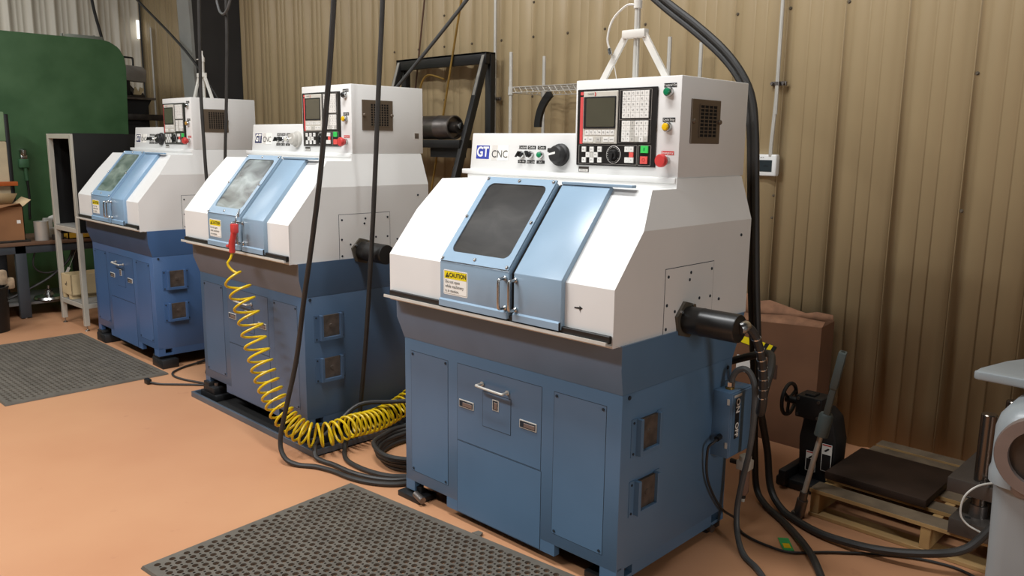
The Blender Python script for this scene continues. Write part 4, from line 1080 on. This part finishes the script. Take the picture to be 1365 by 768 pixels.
# stuff on the lower shelf
q = MB(CHROME); q.lathe([(.11, 0), (.13, .01), (.12, .03), (.05, .045), (.03, .07), (.035, .085), (.012, .10), (.012, .13), (.001, .132)], (-5.52, .10, .1405), Z_, 28); tag(q.build('chuck'), 'shiny round chuck on the lower shelf of the bench', 'chuck')
q = MB(BLKIRON); q.lathe([(.14, 0), (.15, .02), (.15, .06), (.08, .07), (.001, .07)], (-5.60, .38, .1405), Z_, 24); tag(q.build('face_plate'), 'black round face plate on the bench lower shelf', 'plate')
q = MB(CABLE); q.tube([(-5.475, .02, .655), (-5.475, -.02, .48), (-5.475, .06, .40), (-5.475, .20, .42), (-5.475, .24, .52), (-5.475, .18, .655)], .008, n=8); q.tube([(-5.475, .34, .655), (-5.475, .28, .50), (-5.475, .12, .36), (-5.48, -.05, .27), (-5.5, -.2, .2), (-5.55, -.3, .156)], .012, n=8); tag(q.build('tangled_hoses'), 'tangled black hoses hanging under the bench top', 'hose')
q = MB(PAPER); q.M = Matrix.Translation((-5.462, .24, .36)) @ Matrix.Rotation(math.radians(-28), 4, 'X'); q.box(-.002, .002, -.012, .012, -.08, .08); q.cyl((0, 0, .08), (-.01, -.01, .28), .0012, n=5); tag(q.build('hanging_tag'), 'narrow white tag hanging under the bench top', 'tag')
# bucket and glove at the left edge
t = thing('waste_bucket', 'black round bucket on the floor at the left edge', 'bucket', (-5.05, -.50, 0))
q = MB(BLACK); q.lathe([(.14, 0), (.155, .37), (.16, .375), (.16, .385), (.145, .385), (.13, .02), (.001, .02)], (0, 0, 0), Z_, 28); q.build('bucket_body', t)
q = MB(CHROME); q.tube([(0, -.155, .35), (-.0, -.10, .48), (.0, .0, .53), (0, .10, .48), (0, .155, .35)], .003, n=6); q.build('bail_handle', t)
q = MB(mat('work_glove', 'A08A70', .9, var=.3, scale=20)); q.box(-.035, .04, -.02, .055, .37, .50, .02); q.box(-.03, .03, .03, .11, .33, .43, .02); q.M = None
o = q.build('cloth_rag'); o.location = (-5.05, -.40, .02); tag(o, 'crumpled beige rag hanging over the rim of the black bucket', 'rag')

# aluminium frame cabinet beside the farthest lathe
t = thing('shelf_frame', 'tall aluminium frame rack with black side panel left of the farthest lathe', 'shelf', (-5.04, .055, 0), .04)
cw, cd, ch = .54, .44, 1.673; p = .04
for x in (0, cw - p):
    for y in (0, cd - p):
        q = MB(ALU, SEAM); q.use(ALU).box(x, x + p, y, y + p, .045, ch, .002, 1)
        for s in (x + p / 2,): q.use(mat('slot_grey', '8F8B80', .5)).box(s - .004, s + .004, y - .0006, y + .002, .05, ch - .01)
        q.use(CHROME).cyl((x + p / 2, y + p / 2, .004), (x + p / 2, y + p / 2, .05), .006, n=8); q.lathe([(.02, 0), (.02, .006), (.008, .014)], (x + p / 2, y + p / 2, 0), Z_, 14)
        q.build('post', t)
for z in (.195, .845, ch - p):
    q = MB(ALU)
    for y in (0, cd - p): q.box(p, cw - p, y + .001, y + p - .001, z, z + p, .002, 1)
    for x in (0, cw - p): q.box(x + .001, x + p - .001, p, cd - p, z, z + p, .002, 1)
    q.build('rail', t)
KP = mat('black_sheet', '100F0F', .45, var=.1)
q = MB(KP); q.box(cw - .004, cw + .004, .02, cd + .12, .85, ch + .004); q.build('side_panel', t)['label'] = 'black sheet side panel'
q = MB(KP); q.box(-.004, .004, .02, cd, .80, ch); q.box(0, cw, cd - .006, cd, .80, ch); q.box(0, cw, 0.02, cd, ch, ch + .006); q.build('back_panel', t)
q = MB(mat('shelf_sheet', '8E8B85', .5, .2)); q.box(.01, cw - .01, .005, cd - .01, .885, .893); q.build('shelf_plate', t)
q = MB(MATS['shelf_sheet']); q.box(.01, cw - .01, .005, cd - .01, .235, .243); q.build('shelf_plate', t)
q = MB(YBIN, INK); q.use(mat('yellow_note', 'B9A53C', .6)).box(.14, .28, cd - .010, cd - .006, 1.50, 1.60); q.build('note', t)['label'] = 'yellow note inside'
# plywood crate on its lower shelf
t = thing('wooden_crate', 'small pale plywood crate on the lower shelf of the aluminium rack', 'crate', (-5.0, .06, .2435), .04)
q = MB(CRATE)
for a_ in ((.02, .24, 0, .008), (.02, .24, .362, .37), (.02, .028, 0, .37), (.232, .24, 0, .37)): q.box(a_[0], a_[1], a_[2], a_[3], .035, .215)
q.box(.02, .24, 0, .37, .035, .042); q.build('crate_body', t)
for x in (.03, .17):
    q = MB(CRATE); q.box(x, x + .05, .0, .37, 0, .0348); q.build('skid', t)
q = MB(INK); q.box(.10, .115, -.0012, .001, .115, .13); q.box(.13, .138, -.0012, .001, .112, .15); q.box(.122, .145, -.0012, .001, .125, .131); q.build('stencil_marks', t)

# chop saw on its bracket shelf, back in the corner
t = thing('bracket_shelf', 'steel shelf with black brackets in the far corner behind the green machine', 'shelf', (-7.35, 1.65, 0))
q = MB(STEEL); q.box(-.35, .12, -.28, .28, 2.10, 2.125, .002, 1); q.build('shelf_top', t)
q = MB(BLKIRON); q.prism([(-.24, 2.10), (.25, 2.10), (.10, 1.82), (-.24, 1.78)], 'yz', .02, .05); q.build('bracket', t)
q = MB(BLKIRON); q.box(-.3, .04, -.25, .22, 0, 2.10, .01); q.build('stand', t)
q = MB(DSTEEL); q.box(.03, .10, -.14, 1.2 - .66, 1.86, 1.93, .004); q.build('beam', t)
q = MB(STEEL); q.lathe([(.10, 0), (.12, .01), (.12, .03), (.07, .03), (.07, .0)], (.06, -.20, 1.92), (0, -1, .0), 24); q.build('pipe_ring', t)
t = thing('chop_saw', 'chop saw with grey guard standing on the corner bracket shelf', 'saw', (-7.35, 1.65, 2.1255))
q = MB(DSTEEL); q.box(-.15, .10, -.2, .16, 0, .02, .003); q.prism([(.05, .02), (.18, .02), (.16, .06), (.12, .03), (.02, .14), (-.02, .14)], 'yz', -.05, .04, .003); q.use(CRATE).prism([(.04, .03), (.12, .03), (.16, .10), (.12, .12), (.10, .06), (.06, .12)], 'yz', .05, .08); q.build('saw_base', t)
q = MB(mat('saw_guard', '8B847C', .5, var=.1)); poly = [(-.22, .20), (.20, .18), (.21, .32), (.17, .36), (-.22, .38)]; q.prism(poly, 'yz', -.06, .06, .01); q.build('blade_guard', t)
q = MB(BLKIRON); q.box(-.05, .05, -.14, .02, .02, .24, .02); q.use(SIGNB).cyl((.05, -.12, .15), (.08, -.12, .15), .035, n=14); q.build('motor', t)
q = MB(BLACK); q.tube([(0, -.12, .37), (0, -.12, .44), (0, -.10, .46), (0, .06, .46), (0, .08, .44), (0, .08, .36)], .011, n=8, sub=4); q.build('carry_handle', t)

# ------------------------------------------------------------------ light
def area(name, loc, sx, sy, power, col=(.985, .995, 1), rot=(0, 0, 0)):
    l = bpy.data.lights.new(name, 'AREA'); l.shape = 'RECTANGLE'; l.size = sx; l.size_y = sy; l.energy = power; l.color = col
    o = bpy.data.objects.new(name, l); COL.objects.link(o); o.location = loc; o.rotation_euler = rot; return o
LAMPS = [((.35, -1.0, 4.8), 175), ((-7.4, -1.2, 4.8), 40), ((-2.6, -1.2, 4.8), 15), ((8.0, -2.0, 2.6), 115), ((-1.6, -3.6, 4.8), 245), ((1.1, .9, 4.8), 14), ((-5.2, -3.4, 4.8), 100)]  # weakest pair: unseen fills added for door reflection and the lower wall
for loc_, pw_ in LAMPS: area('shop_and_fill_lamp', loc_, 2.4, .5, pw_, rot=(0, PI / 2, 0) if loc_[0] > 5 else (0, 0, 0))
wd = bpy.data.worlds.new('shop_ambient'); scn.world = wd; wd.use_nodes = True
bg = wd.node_tree.nodes['Background']; bg.inputs['Color'].default_value = (.97, .99, 1.0, 1); bg.inputs['Strength'].default_value = .02

# ------------------------------------------------------------------ camera
cd_ = bpy.data.cameras.new('camera'); cam = bpy.data.objects.new('camera', cd_); COL.objects.link(cam)
cd_.sensor_width = 36; cd_.lens = 1080.3723 / 1365 * 36; cd_.clip_start = .05
psi, pit, rol = .772, .1767, .0123
r_ = Vector((math.cos(psi), math.sin(psi), 0)); f_ = Vector((-math.sin(psi) * math.cos(pit), math.cos(psi) * math.cos(pit), -math.sin(pit)))
u_ = r_.cross(f_)
R_ = r_ * math.cos(rol) + u_ * math.sin(rol); U_ = u_ * math.cos(rol) - r_ * math.sin(rol)
M4 = Matrix((R_, U_, -f_)).transposed().to_4x4(); M4.translation = Vector((2.853, -2.234, 1.64))
cam.matrix_world = M4
scn.camera = cam
vs_ = scn.view_settings
vs_.view_transform = 'Standard'; vs_.look = 'None'; vs_.gamma = 1.0; vs_.exposure = 0.0; vs_.use_curve_mapping = False
